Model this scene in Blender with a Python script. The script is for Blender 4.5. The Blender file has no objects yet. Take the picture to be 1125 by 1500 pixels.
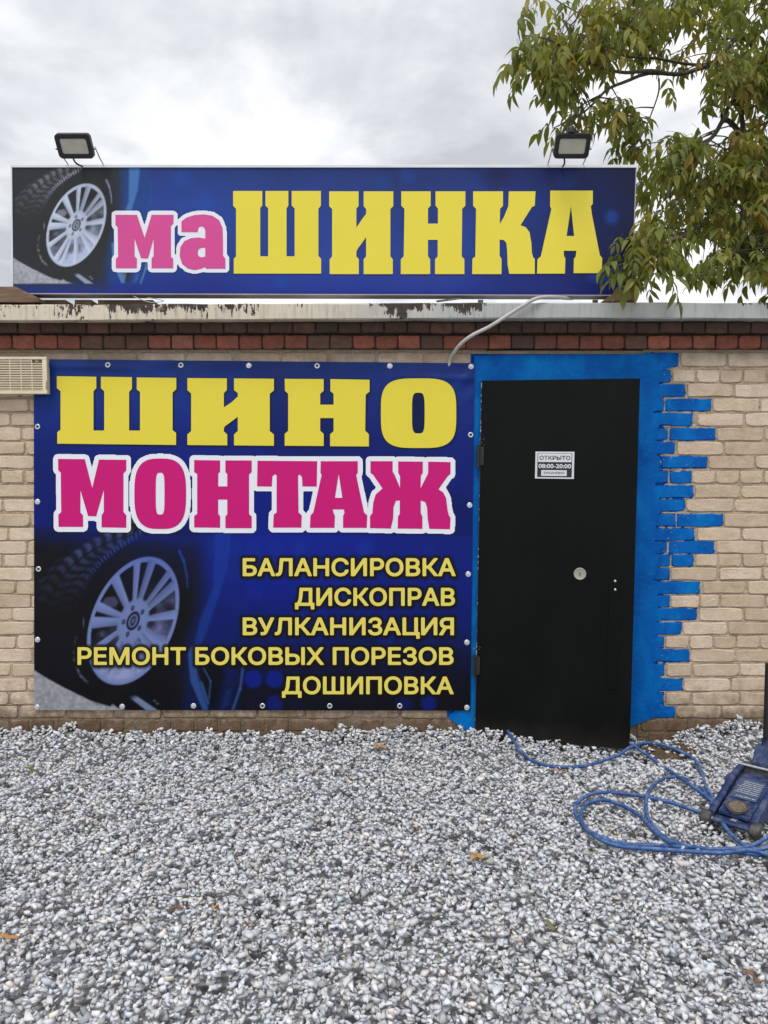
import bpy, bmesh, math, random
import numpy as np
from mathutils import Vector, Matrix, Euler
from mathutils.geometry import tessellate_polygon
from mathutils import noise as mnoise

random.seed(7); RS = np.random.RandomState(11)
scene = bpy.context.scene
COL = scene.collection

# ------------------------------------------------------------------ camera, world, sun, exposure
F_PX, CX, CY = 1130.0, 562.5, 750.0          # focal length and centre in photograph pixels
PITCH = math.radians(2.5)                    # camera looks slightly down
DIST, CAMH = 4.24, 1.40                      # metres to the wall, height of the lens
cam_d = bpy.data.cameras.new('camera'); cam = bpy.data.objects.new('camera', cam_d); COL.objects.link(cam)
cam.location = (0, -DIST, CAMH); cam.rotation_euler = (math.pi/2 - PITCH, 0, 0)
cam_d.sensor_fit = 'VERTICAL'; cam_d.sensor_height = 36.0; cam_d.lens = 36.0*F_PX/1500.0
cam_d.clip_start = 0.05; cam_d.clip_end = 2000.0
scene.camera = cam

SUN_EL, SUN_AZ = math.radians(60), math.radians(200)      # azimuth: clockwise from +Y, behind the camera to its left
world = bpy.data.worlds.new('World'); scene.world = world; world.use_nodes = True
wn, wl = world.node_tree.nodes, world.node_tree.links
wn.clear()
w_out = wn.new('ShaderNodeOutputWorld'); w_bg = wn.new('ShaderNodeBackground'); w_bg.inputs[1].default_value = 0.10
wl.new(w_bg.outputs[0], w_out.inputs[0])
sky = wn.new('ShaderNodeTexSky'); sky.sky_type = 'NISHITA'; sky.sun_disc = False
sky.sun_elevation = SUN_EL; sky.sun_rotation = SUN_AZ
tc = wn.new('ShaderNodeTexCoord')
sep = wn.new('ShaderNodeSeparateXYZ'); wl.new(tc.outputs['Generated'], sep.inputs[0])
def wmath(op, a, b=None):
    n = wn.new('ShaderNodeMath'); n.operation = op
    for i, v in enumerate((a, b)):
        if v is None: continue
        if isinstance(v, (int, float)): n.inputs[i].default_value = v
        else: wl.new(v, n.inputs[i])
    return n.outputs[0]
zz = wmath('ADD', wmath('MAXIMUM', sep.outputs[2], 0.0), 0.22)
cmb = wn.new('ShaderNodeCombineXYZ')
wl.new(wmath('DIVIDE', sep.outputs[0], zz), cmb.inputs[0]); wl.new(wmath('DIVIDE', sep.outputs[1], zz), cmb.inputs[1])
def wnoise(scale, detail, rough, off, dist=0.0):
    mp = wn.new('ShaderNodeMapping'); mp.inputs[1].default_value = off; wl.new(cmb.outputs[0], mp.inputs[0])
    n = wn.new('ShaderNodeTexNoise'); n.inputs['Scale'].default_value = scale; n.inputs['Detail'].default_value = detail
    n.inputs['Roughness'].default_value = rough; n.inputs['Distortion'].default_value = dist
    wl.new(mp.outputs[0], n.inputs['Vector']); return n.outputs[0]
n1 = wnoise(1.15, 7, 0.52, (3.4, 1.3, 0), 0.35); n2 = wnoise(3.2, 6, 0.55, (0.4, 7.7, 0), 0.3)
nmix = wmath('ADD', wmath('MULTIPLY', n1, 0.66), wmath('MULTIPLY', n2, 0.34))
cr = wn.new('ShaderNodeValToRGB'); wl.new(nmix, cr.inputs[0])
cr.color_ramp.elements[0].position = 0.42; cr.color_ramp.elements[0].color = (4.0, 4.2, 4.5, 1)
cr.color_ramp.elements[1].position = 0.56; cr.color_ramp.elements[1].color = (7.5, 7.6, 7.75, 1)
e = cr.color_ramp.elements.new(0.485); e.color = (5.4, 5.6, 5.9, 1)
gap = wn.new('ShaderNodeValToRGB'); wl.new(n2, gap.inputs[0])
gap.color_ramp.elements[0].position = 0.60; gap.color_ramp.elements[0].color = (0, 0, 0, 1)
gap.color_ramp.elements[1].position = 0.78; gap.color_ramp.elements[1].color = (0.25, 0.25, 0.25, 1)
wmix = wn.new('ShaderNodeMixRGB'); wl.new(gap.outputs[0], wmix.inputs[0]); wl.new(cr.outputs[0], wmix.inputs[1]); wl.new(sky.outputs[0], wmix.inputs[2])
wl.new(wmix.outputs[0], w_bg.inputs[0])

sun_d = bpy.data.lights.new('sun', 'SUN'); sun = bpy.data.objects.new('sun', sun_d); COL.objects.link(sun)
sun_d.energy = 1.5; sun_d.angle = math.radians(25); sun_d.color = (1.0, 0.965, 0.92)
sdir = Vector((math.sin(SUN_AZ)*math.cos(SUN_EL), math.cos(SUN_AZ)*math.cos(SUN_EL), math.sin(SUN_EL)))
sun.rotation_euler = sdir.to_track_quat('Z', 'Y').to_euler()

vs = scene.view_settings
vs.view_transform = 'Standard'; vs.look = 'None'; vs.gamma = 1.0; vs.use_curve_mapping = False; vs.exposure = 0.55

# ------------------------------------------------------------------ photograph pixel -> point in the place
FWD = Vector((0, math.cos(PITCH), -math.sin(PITCH))); UPV = Vector((0, math.sin(PITCH), math.cos(PITCH)))
CAMP = Vector((0, -DIST, CAMH))
def ray(px, py): return Vector((1, 0, 0))*((px-CX)/F_PX) + UPV*((CY-py)/F_PX) + FWD
def P(px, py, Y=0.0):                         # where the pixel's ray meets the upright plane y = Y
    d = ray(px, py); return CAMP + d*((Y+DIST)/d.y)
def G(px, py, z=0.0):                         # where it meets the level z
    d = ray(px, py); return CAMP + d*((z-CAMH)/d.z)
def hit(px, py, p0, n):
    d = ray(px, py); return CAMP + d*((p0-CAMP).dot(n)/d.dot(n))

# ------------------------------------------------------------------ helpers
def lin(r, g, b, k=1.0):
    def f(c):
        c = c/255.0
        return (c/12.92 if c <= 0.04045 else ((c+0.055)/1.055)**2.4)*k
    return (f(r), f(g), f(b))
def link(name, me, mat=None, parent=None):
    o = bpy.data.objects.new(name, me); COL.objects.link(o)
    if mat is not None and me is not None and len(me.materials) == 0: me.materials.append(mat)
    if parent is not None: o.parent = parent
    return o
def tag(o, label, cat, group=None):
    o['label'] = label; o['category'] = cat
    if group: o['group'] = group
    return o
def empty(name, loc=(0, 0, 0)):
    o = bpy.data.objects.new(name, None); COL.objects.link(o); o.location = loc; o.empty_display_size = 0.1
    return o
def keep(o, parent):                          # parent o, built in world space, to a moved empty
    o.parent = parent; o.matrix_parent_inverse = parent_world(parent).inverted(); return o
def parent_world(p):
    m = Matrix.LocRotScale(p.location, p.rotation_euler.to_quaternion(), p.scale)
    if p.parent is not None: m = parent_world(p.parent) @ p.matrix_parent_inverse @ m
    return m
def mesh_from(name, verts, faces, smooth=False):
    me = bpy.data.meshes.new(name); me.from_pydata([tuple(v) for v in verts], [], faces); me.update()
    if smooth: me.polygons.foreach_set('use_smooth', [True]*len(me.polygons))
    return me
class MB:
    def __init__(s): s.v, s.f = [], []
    def add(s, v, f):
        o = len(s.v); s.v += [Vector(p) for p in v]; s.f += [tuple(i+o for i in q) for q in f]; return s
    def box(s, a, b, M=None):
        x0, y0, z0 = a; x1, y1, z1 = b
        v = [Vector(p) for p in ((x0,y0,z0),(x1,y0,z0),(x1,y1,z0),(x0,y1,z0),(x0,y0,z1),(x1,y0,z1),(x1,y1,z1),(x0,y1,z1))]
        if M is not None: v = [M @ p for p in v]
        return s.add(v, [(3,2,1,0),(4,5,6,7),(0,1,5,4),(1,2,6,5),(2,3,7,6),(3,0,4,7)])
    def prism(s, pts, t, M=None):             # polygon in xz (counter-clockwise seen from -y) extruded from y=0 to y=t
        n = len(pts); v = [Vector((x, 0, z)) for x, z in pts] + [Vector((x, t, z)) for x, z in pts]
        if M is not None: v = [M @ p for p in v]
        f = [tuple(range(n)), tuple(reversed(range(n, 2*n)))] + [(i, i+n, (i+1) % n+n, (i+1) % n) for i in range(n)]
        return s.add(v, f)
    def tube(s, pts, r, seg=10, caps=True):
        pts = [Vector(p) for p in pts]; n = len(pts); rr = r if isinstance(r, (list, tuple)) else [r]*n
        v, f = [], []; up = None
        for i in range(n):
            t = (pts[min(i+1, n-1)] - pts[max(i-1, 0)]).normalized()
            if up is None:
                up = t.orthogonal().normalized()
            else:
                up = (up - t*up.dot(t))
                up = up.normalized() if up.length > 1e-6 else t.orthogonal().normalized()
            b = t.cross(up)
            for k in range(seg):
                a = 2*math.pi*k/seg; v.append(pts[i] + (up*math.cos(a) + b*math.sin(a))*rr[i])
        for i in range(n-1):
            for k in range(seg):
                k2 = (k+1) % seg; f.append((i*seg+k, i*seg+k2, (i+1)*seg+k2, (i+1)*seg+k))
        if caps: f += [tuple(reversed(range(seg))), tuple((n-1)*seg+k for k in range(seg))]
        return s.add(v, f)
    def lathe(s, prof, seg=20, M=None):       # profile (r, h) turned round local z
        v, f = [], []
        for r, h in prof:
            for k in range(seg):
                a = 2*math.pi*k/seg; v.append(Vector((r*math.cos(a), r*math.sin(a), h)))
        if M is not None: v = [M @ p for p in v]
        m = len(prof)
        for i in range(m-1):
            for k in range(seg):
                k2 = (k+1) % seg; f.append((i*seg+k, i*seg+k2, (i+1)*seg+k2, (i+1)*seg+k))
        f += [tuple(reversed(range(seg))), tuple((m-1)*seg+k for k in range(seg))]
        return s.add(v, f)
    def build(s, name, mat, parent=None, bevel=0.0, seg=2, smooth=False, world=False):
        me = mesh_from(name, s.v, s.f)
        bm = bmesh.new(); bm.from_mesh(me)
        bmesh.ops.recalc_face_normals(bm, faces=bm.faces)
        if bevel > 0:
            es = [e for e in bm.edges if len(e.link_faces) == 2 and e.calc_face_angle(0) > 0.5]
            bmesh.ops.bevel(bm, geom=es, offset=bevel, segments=seg, profile=0.6, affect='EDGES', clamp_overlap=True)
        bm.to_mesh(me); bm.free()
        if smooth:
            me.polygons.foreach_set('use_smooth', [True]*len(me.polygons))
            me.set_sharp_from_angle(angle=math.radians(40))
        o = link(name, me, mat)
        if parent is not None:
            if world: keep(o, parent)
            else: o.parent = parent
        return o
def smooth_path(pts, n=8):                    # Catmull-Rom through points
    pts = [Vector(p) for p in pts]; out = []
    for i in range(len(pts)-1):
        p0, p1, p2, p3 = pts[max(i-1, 0)], pts[i], pts[i+1], pts[min(i+2, len(pts)-1)]
        for k in range(n):
            t = k/n
            out.append(0.5*((2*p1) + (p2-p0)*t + (2*p0-5*p1+4*p2-p3)*t*t + (3*p1-p0-3*p2+p3)*t**3))
    out.append(pts[-1]); return out

# ------------------------------------------------------------------ materials
class Mat:
    def __init__(s, name):
        s.m = bpy.data.materials.new(name); s.m.use_nodes = True
        s.n, s.l = s.m.node_tree.nodes, s.m.node_tree.links
        s.b = s.n['Principled BSDF']; s._co = None
    def co(s):
        if s._co is None: s._co = s.n.new('ShaderNodeTexCoord')
        return s._co
    def put(s, sock, v):
        if hasattr(v, 'is_linked') or hasattr(v, 'links'): s.l.new(v, sock)
        elif isinstance(v, (int, float)): sock.default_value = v
        else: sock.default_value = tuple(v)+((1,) if len(v) == 3 and sock.type == 'RGBA' else ())
    def noise(s, scale, detail=4, rough=0.55, space='Object', stretch=None, dist=0.0, off=(0,0,0)):
        n = s.n.new('ShaderNodeTexNoise'); n.inputs['Scale'].default_value = scale; n.inputs['Detail'].default_value = detail
        n.inputs['Roughness'].default_value = rough; n.inputs['Distortion'].default_value = dist
        v = s.vec(space)
        if stretch or any(off):
            mp = s.n.new('ShaderNodeMapping'); mp.inputs[3].default_value = stretch or (1,1,1); mp.inputs[1].default_value = off
            s.l.new(v, mp.inputs[0]); v = mp.outputs[0]
        s.l.new(v, n.inputs['Vector']); return n.outputs[0]
    def vec(s, space):
        if space == 'World':
            g = s.n.new('ShaderNodeNewGeometry'); return g.outputs['Position']
        return s.co().outputs[space]
    def ramp(s, fac, stops):
        r = s.n.new('ShaderNodeValToRGB'); s.l.new(fac, r.inputs[0]); el = r.color_ramp.elements
        while len(el) < len(stops): el.new(0.5)
        for e_, (p, c) in zip(el, stops):
            e_.position = p; c = (c, c, c) if isinstance(c, (int, float)) else c; e_.color = tuple(c)+(1,)
        return r.outputs[0]
    def mix(s, fac, a, b, mode='MIX'):
        n = s.n.new('ShaderNodeMixRGB'); n.blend_type = mode
        for i, v in enumerate((fac, a, b)): s.put(n.inputs[i], v)
        return n.outputs[0]
    def math(s, op, a, b=0.0, c=0.0):
        n = s.n.new('ShaderNodeMath'); n.operation = op
        for i, v in enumerate((a, b, c)): s.put(n.inputs[i], v)
        return n.outputs[0]
    def rnd(s): return s.n.new('ShaderNodeObjectInfo').outputs['Random']
    def attr(s, name, kind='GEOMETRY'):
        a = s.n.new('ShaderNodeAttribute'); a.attribute_name = name; a.attribute_type = kind; return a
    def bump(s, h, strength=0.4, dist=0.01):
        b = s.n.new('ShaderNodeBump'); b.inputs['Strength'].default_value = strength; b.inputs['Distance'].default_value = dist
        s.l.new(h, b.inputs['Height']); s.l.new(b.outputs[0], s.b.inputs['Normal'])
    def fin(s, col=None, rough=None, metal=None, spec=None):
        if col is not None: s.put(s.b.inputs['Base Color'], col)
        if rough is not None: s.put(s.b.inputs['Roughness'], rough)
        if metal is not None: s.b.inputs['Metallic'].default_value = metal
        if spec is not None: s.b.inputs['Specular IOR Level'].default_value = spec
        return s.m
def simple(name, col, rough=0.5, metal=0.0, var=0.25, scale=18.0, bump=0.1, spec=0.5):
    m = Mat(name); nz = m.noise(scale, 5, 0.6, 'World')
    lo = tuple(c*(1-var) for c in col); hi = tuple(min(1, c*(1+var)) for c in col)
    c = m.ramp(nz, [(0.3, lo), (0.7, hi)])
    m.bump(m.noise(scale*6, 3, 0.6, 'World'), bump, 0.002)
    r = m.ramp(nz, [(0.3, min(1, rough+0.08)), (0.7, max(0.05, rough-0.08))])
    return m.fin(c, r, metal, spec)

M = {}
def mat_brick(name, lo, mid, hi, mortar_smear=None, base_dirt=True, grime=0.0):
    m = Mat(name); r = m.rnd()
    c = m.ramp(r, [(0.0, lo), (0.5, mid), (1.0, hi)])
    big = m.noise(14, 5, 0.6, 'World'); fine = m.noise(160, 4, 0.65, 'World')
    c = m.mix(m.ramp(big, [(0.35, 0.0), (0.7, 0.9)]), c, m.mix(1.0, c, (0.78, 0.75, 0.70), 'MULTIPLY')); c = m.mix(m.ramp(m.noise(2.6, 5, 0.65, 'World', off=(1, 4, 2)), [(0.5, 0.0), (0.72, 0.5)]), c, (0.70, 0.59, 0.48))
    c = m.mix(m.ramp(fine, [(0.30, 0.35), (0.50, 0.0)]), c, (0.20, 0.16, 0.115))
    pit = m.noise(420, 2, 0.6, 'World')
    c = m.mix(m.ramp(pit, [(0.26, 0.5), (0.33, 0.0)]), c, (0.13, 0.10, 0.075))
    if base_dirt:
        sp = m.n.new('ShaderNodeSeparateXYZ'); m.l.new(m.vec('World'), sp.inputs[0])
        f = m.math('SUBTRACT', 0.36, sp.outputs[2]); f = m.math('MULTIPLY', f, 2.0); f = m.math('ADD', f, m.math('MULTIPLY', m.math('SUBTRACT', big, 0.5), 1.6))
        f = m.ramp(f, [(0.15, 0.0), (0.9, 0.80)]); c = m.mix(f, c, (0.20, 0.145, 0.095))
        f2 = m.math('ADD', m.math('SUBTRACT', 0.13, sp.outputs[2]), m.math('MULTIPLY', m.math('SUBTRACT', m.noise(26, 4, 0.6, 'World'), 0.5), 0.16))
        c = m.mix(m.ramp(m.math('MULTIPLY', f2, 9.0), [(0.0, 0.0), (0.8, 0.85)]), c, m.ramp(m.noise(12, 4, 0.6, 'World', off=(7, 3, 1)), [(0.3, (0.035, 0.028, 0.017)), (0.55, (0.125, 0.07, 0.042)), (0.75, (0.07, 0.065, 0.033))]))
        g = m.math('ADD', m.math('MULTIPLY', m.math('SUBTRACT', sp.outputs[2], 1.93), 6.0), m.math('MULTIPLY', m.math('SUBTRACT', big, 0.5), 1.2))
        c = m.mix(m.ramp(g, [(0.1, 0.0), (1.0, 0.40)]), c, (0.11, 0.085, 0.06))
    h = m.math('ADD', m.math('MULTIPLY', m.noise(45, 5, 0.65, 'World'), 1.0), m.math('MULTIPLY', fine, 0.5))
    m.bump(h, 0.8, 0.008)
    return m.fin(c, 0.9, spec=0.2)
M['brick'] = mat_brick('silicate_brick', (0.56, 0.435, 0.32), (0.665, 0.53, 0.405), (0.73, 0.60, 0.475))
M['bluebrick'] = None
def mat_blue(missed=False):
    m = Mat('blue_wall_paint')
    a = m.noise(7, 6, 0.62, 'World', stretch=(1, 1, 0.6), dist=0.6); b = m.noise(38, 5, 0.6, 'World', stretch=(0.5, 1, 1.4))
    c = m.ramp(a, [(0.30, (0.000, 0.070, 0.32)), (0.52, (0.000, 0.110, 0.42)), (0.72, (0.000, 0.18, 0.52))])
    c = m.mix(m.ramp(b, [(0.55, 0.0), (0.78, 0.5)]), c, (0.004, 0.20, 0.52))
    c = m.mix(m.ramp(m.noise(55, 5, 0.7, 'World', off=(3, 1, 8)), [(0.20, 0.6), (0.33, 0.0)]), c, (0.0, 0.03, 0.16))
    if missed:
        c = m.mix(m.ramp(m.noise(26, 5, 0.7, 'World', stretch=(0.6, 1, 1.6), off=(2, 5, 3)), [(0.62, 0.0), (0.72, 0.8)]), c, (0.004, 0.24, 0.60))
        c = m.mix(m.ramp(m.noise(75, 4, 0.7, 'World', off=(8, 2, 6)), [(0.665, 0.0), (0.685, 1.0)]), c, (0.50, 0.42, 0.34))
    m.bump(m.math('ADD', m.noise(28, 5, 0.65, 'World'), m.math('MULTIPLY', m.noise(150, 3, 0.6, 'World'), 0.35)), 0.5, 0.006)
    return m.fin(c, m.ramp(b, [(0.3, 0.5), (0.7, 0.65)]), spec=0.1)
M['blue'] = mat_blue(); M['bluebrick'] = mat_blue(True)
def mat_mortar():
    m = Mat('lime_mortar')
    a = m.noise(10, 5, 0.6, 'World'); b = m.noise(120, 4, 0.7, 'World')
    c = m.ramp(a, [(0.3, (0.40, 0.31, 0.22)), (0.7, (0.56, 0.45, 0.335))])
    c = m.mix(m.ramp(b, [(0.30, 0.75), (0.48, 0.0)]), c, (0.16, 0.12, 0.085))
    sp = m.n.new('ShaderNodeSeparateXYZ'); m.l.new(m.vec('World'), sp.inputs[0])
    f = m.math('MULTIPLY', m.math('SUBTRACT', 0.22, sp.outputs[2]), 4.0); f = m.math('ADD', f, m.math('SUBTRACT', a, 0.5))
    c = m.mix(m.ramp(f, [(0.0, 0.0), (0.8, 0.8)]), c, (0.10, 0.075, 0.045))
    # brush strokes of the blue paint run over the joints beside the door
    e1 = m.math('ADD', m.math('SUBTRACT', P(970, 750).x, sp.outputs[0]), m.math('MULTIPLY', m.math('SUBTRACT', m.noise(30, 4, 0.6, 'World'), 0.5), 0.13))
    e2 = m.math('SUBTRACT', sp.outputs[0], P(640, 750).x); e3 = m.math('SUBTRACT', sp.outputs[2], 0.07); e4 = m.math('SUBTRACT', P(900, 518).z, sp.outputs[2])
    k = m.math('MINIMUM', m.math('MINIMUM', e1, e2), m.math('MINIMUM', e3, e4))
    k = m.math('MAXIMUM', m.math('GREATER_THAN', k, 0.0), m.math('GREATER_THAN', m.attr('paint').outputs['Fac'], 0.5))
    c = m.mix(k, c, m.ramp(a, [(0.3, (0.001, 0.055, 0.28)), (0.7, (0.003, 0.11, 0.40))]))
    m.bump(m.math('ADD', m.noise(60, 5, 0.7, 'World'), m.math('MULTIPLY', b, 0.6)), 0.8, 0.008)
    return m.fin(c, 0.92, spec=0.2)
M['mortar'] = mat_mortar()
def mat_red(name, lo, mid, hi, dark):
    m = Mat(name); r = m.rnd()
    c = m.ramp(r, [(0.0, lo), (0.45, mid), (1.0, hi)])
    big = m.noise(22, 5, 0.65, 'World'); fine = m.noise(170, 4, 0.65, 'World')
    c = m.mix(m.ramp(m.noise(3.0, 5, 0.7, 'World'), [(0.35, 0.0), (0.7, 0.6)]), c, (0.07, 0.04, 0.03)); c = m.mix(m.ramp(big, [(0.35, 0.0), (0.75, dark)]), c, (0.035, 0.024, 0.018))
    c = m.mix(m.ramp(fine, [(0.3, 0.6), (0.45, 0.0)]), c, (0.05, 0.03, 0.022))
    lime = m.noise(9, 5, 0.7, 'World', off=(4, 2, 1))
    c = m.mix(m.ramp(lime, [(0.68, 0.0), (0.80, 0.5)]), c, (0.42, 0.38, 0.33))
    m.bump(m.math('ADD', m.noise(60, 5, 0.6, 'World'), m.math('MULTIPLY', fine, 0.5)), 0.5, 0.005)
    return m.fin(c, 0.85, spec=0.3)
M['red'] = mat_red('red_brick', (0.17, 0.062, 0.042), (0.30, 0.088, 0.054), (0.37, 0.12, 0.075), 0.55)
M['redbrown'] = mat_red('brown_brick', (0.09, 0.052, 0.04), (0.13, 0.066, 0.05), (0.17, 0.085, 0.06), 0.6)
M['reddark'] = mat_red('shaded_sooty_brick', (0.05, 0.032, 0.025), (0.085, 0.044, 0.033), (0.13, 0.064, 0.046), 0.8)  # upper cornice course: shade under the coping, plus soot, put into its colour
M['darkmortar'] = simple('sooty_mortar', (0.05, 0.038, 0.03), 0.95, var=0.5, scale=30, bump=0.6, spec=0.2)
M['limed'] = mat_red('limewashed_brick', (0.28, 0.10, 0.07), (0.31, 0.115, 0.08), (0.34, 0.13, 0.09), 0.4)
def mat_coping():
    m = Mat('peeling_coping_paint')
    sp = m.n.new('ShaderNodeSeparateXYZ'); m.l.new(m.vec('World'), sp.inputs[0])
    t = m.math('ADD', m.math('MULTIPLY', sp.outputs[0], 0.24), 0.5)          # cream at the left end, grey sheet at the right
    a = m.noise(12, 5, 0.6, 'World'); st = m.noise(30, 5, 0.65, 'World', stretch=(1.6, 1, 0.16))
    c = m.mix(m.ramp(m.math('ADD', t, m.math('MULTIPLY', m.math('SUBTRACT', a, 0.5), 0.3)), [(0.35, 0.0), (0.62, 1.0)]), (0.60, 0.53, 0.425), (0.40, 0.425, 0.415))
    c = m.mix(m.ramp(st, [(0.30, 0.6), (0.5, 0.0)]), c, (0.26, 0.235, 0.20))
    pl = m.math('ADD', m.noise(6.5, 6, 0.7, 'World', stretch=(1, 1, 0.8), off=(1.7, 0, 0.4)), m.math('MULTIPLY', m.math('SUBTRACT', m.noise(55, 5, 0.7, 'World', stretch=(1.5, 1, 0.30)), 0.5), 0.55))
    pl = m.math('ADD', pl, m.math('MULTIPLY', m.math('SUBTRACT', sp.outputs[2], P(0, 456, -0.14).z), 2.2))
    thr = m.ramp(t, [(0.0, 0.54), (0.10, 0.53), (0.20, 0.47), (0.28, 0.55), (0.36, 0.62), (0.46, 0.62), (0.55, 0.53), (0.62, 0.56), (0.67, 0.95), (0.9, 0.95), (0.97, 0.58)])
    k = m.math('GREATER_THAN', pl, thr)
    c = m.mix(k, c, m.ramp(m.noise(70, 4, 0.6, 'World'), [(0.3, (0.025, 0.02, 0.016)), (0.7, (0.075, 0.055, 0.045))]))
    m.bump(m.math('SUBTRACT', m.math('MULTIPLY', m.noise(80, 4, 0.6, 'World'), 0.5), m.math('MULTIPLY', k, 0.6)), 0.5, 0.003)
    return m.fin(c, 0.7, spec=0.3)
M['coping'] = mat_coping()
M['roofing'] = simple('roofing_felt', (0.05, 0.048, 0.046), 0.95, bump=0.5)
M['dark'] = simple('dark_interior', (0.02, 0.02, 0.02), 0.95)
def mat_black_door():
    m = Mat('black_door_paint')
    a = m.noise(3.0, 6, 0.65, 'Object', stretch=(1.3, 1, 0.5)); b = m.noise(60, 5, 0.7, 'Object', stretch=(1, 1, 0.15)); s_ = m.noise(260, 2, 0.5, 'Object')
    c = m.ramp(a, [(0.3, (0.0026, 0.0031, 0.0032)), (0.7, (0.0048, 0.0053, 0.0052))])
    c = m.mix(m.ramp(b, [(0.62, 0.0), (0.85, 0.22)]), c, (0.035, 0.034, 0.031))
    c = m.mix(m.ramp(s_, [(0.73, 0.0), (0.78, 0.25)]), c, (0.10, 0.095, 0.09))
    sp = m.n.new('ShaderNodeSeparateXYZ'); m.l.new(m.co().outputs['Object'], sp.inputs[0])
    d = m.math('ADD', m.math('MULTIPLY', m.math('SUBTRACT', 0.16, sp.outputs[2]), 5.0), m.math('SUBTRACT', m.noise(9, 5, 0.7, 'Object'), 0.5))
    c = m.mix(m.ramp(d, [(0.2, 0.0), (1.0, 0.30)]), c, (0.06, 0.05, 0.038))
    m.bump(m.math('ADD', m.noise(4, 3, 0.5, 'Object'), m.math('MULTIPLY', m.noise(140, 4, 0.6, 'Object'), 0.05)), 0.30, 0.006)
    return m.fin(c, m.ramp(a, [(0.3, 0.34), (0.7, 0.52)]), spec=0.12)
M['door'] = mat_black_door()
M['blackmetal'] = simple('black_metal', (0.011, 0.011, 0.011), 0.5, var=0.3, scale=25)
M['wornedge'] = simple('worn_bare_edge', (0.30, 0.29, 0.27), 0.55, var=0.5, scale=90, bump=0.4)
M['steel'] = simple('zinc_steel', (0.46, 0.46, 0.44), 0.42, 0.6, var=0.25, scale=60)
M['washer'] = simple('pale_zinc', (0.62, 0.64, 0.67), 0.36, 0.5, var=0.15, scale=90)
M['hole'] = simple('dark_hole', (0.012, 0.012, 0.02), 0.8)
def mat_print(name, rough=0.36, spec=0.2):
    m = Mat(name); a = m.attr('col'); h = m.noise(900, 2, 0.5, 'World')
    m.bump(m.math('ADD', m.math('MULTIPLY', h, 0.2), m.noise(10, 4, 0.5, 'World')), 0.10, 0.006)
    return m.fin(a.outputs['Color'], m.ramp(m.noise(5, 4, 0.6, 'World'), [(0.3, rough-0.06), (0.7, rough+0.1)]), spec=spec)
M['print'] = mat_print('printed_vinyl'); M['signprint'] = mat_print('printed_light_box_face', 0.40, 0.22)
def ink(name, col): 
    m = Mat(name); n = m.noise(6, 4, 0.6, 'World')
    c = m.ramp(n, [(0.3, tuple(v*0.985 for v in col)), (0.7, tuple(min(1, v*1.01) for v in col))])
    m.bump(m.noise(10, 4, 0.5, 'World'), 0.08, 0.006)
    return m.fin(c, 0.42, spec=0.2)
ILL = 0.86
M['yellow'] = ink('yellow_ink', lin(236, 219, 72, ILL)); M['syellow'] = ink('yellow_face_ink', lin(240, 223, 78, ILL))
M['pink'] = ink('magenta_ink', lin(208, 24, 122, ILL)); M['spink'] = ink('pink_face_ink', lin(222, 84, 156, ILL))  # the sign's pink is paler, with gloss and haze mixed into its colour
M['textyellow'] = ink('yellow_text_ink', lin(240, 222, 104, ILL))
M['whitemetal'] = simple('white_sign_frame', (0.66, 0.68, 0.71), 0.45, var=0.08, scale=6)
M['greymetal'] = simple('grey_sign_edge', (0.36, 0.33, 0.345), 0.5, var=0.15, scale=8)
M['wood'] = None
def mat_wood():
    m = Mat('weathered_wood'); a = m.noise(16, 6, 0.65, 'World', stretch=(0.5, 3, 5), dist=0.5); b = m.noise(9, 4, 0.6, 'World')
    c = m.ramp(a, [(0.3, (0.10, 0.062, 0.038)), (0.7, (0.26, 0.175, 0.115))]); c = m.mix(m.ramp(b, [(0.45, 0.0), (0.75, 0.6)]), c, (0.07, 0.052, 0.04))
    m.bump(a, 0.5, 0.004); return m.fin(c, 0.85, spec=0.25)
M['wood'] = mat_wood()
M['cable'] = simple('grey_cable_sheath', (0.44, 0.43, 0.42), 0.5, var=0.1, scale=20)
M['blackcable'] = simple('black_cable_sheath', (0.02, 0.02, 0.022), 0.5)
M['beige'] = simple('aged_beige_plastic', (0.66, 0.575, 0.42), 0.5, var=0.10, scale=14)
M['filter'] = simple('shaded_beige_backing', (0.27, 0.21, 0.13), 0.7, var=0.2, scale=14)  # darker copy of the beige: shade between the grille slats put into colour
M['badge'] = simple('dark_badge', (0.045, 0.045, 0.03), 0.4)
M['lamphouse'] = simple('lamp_housing', (0.014, 0.014, 0.018), 0.5, var=0.2, scale=30)
def mat_lens():
    m = Mat('frosted_lamp_glass'); g = m.noise(20, 3, 0.5, 'World')
    c = m.ramp(g, [(0.3, (0.46, 0.45, 0.38)), (0.7, (0.54, 0.53, 0.46))]); return m.fin(c, 0.28, spec=0.5)
M['lens'] = mat_lens()

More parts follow.
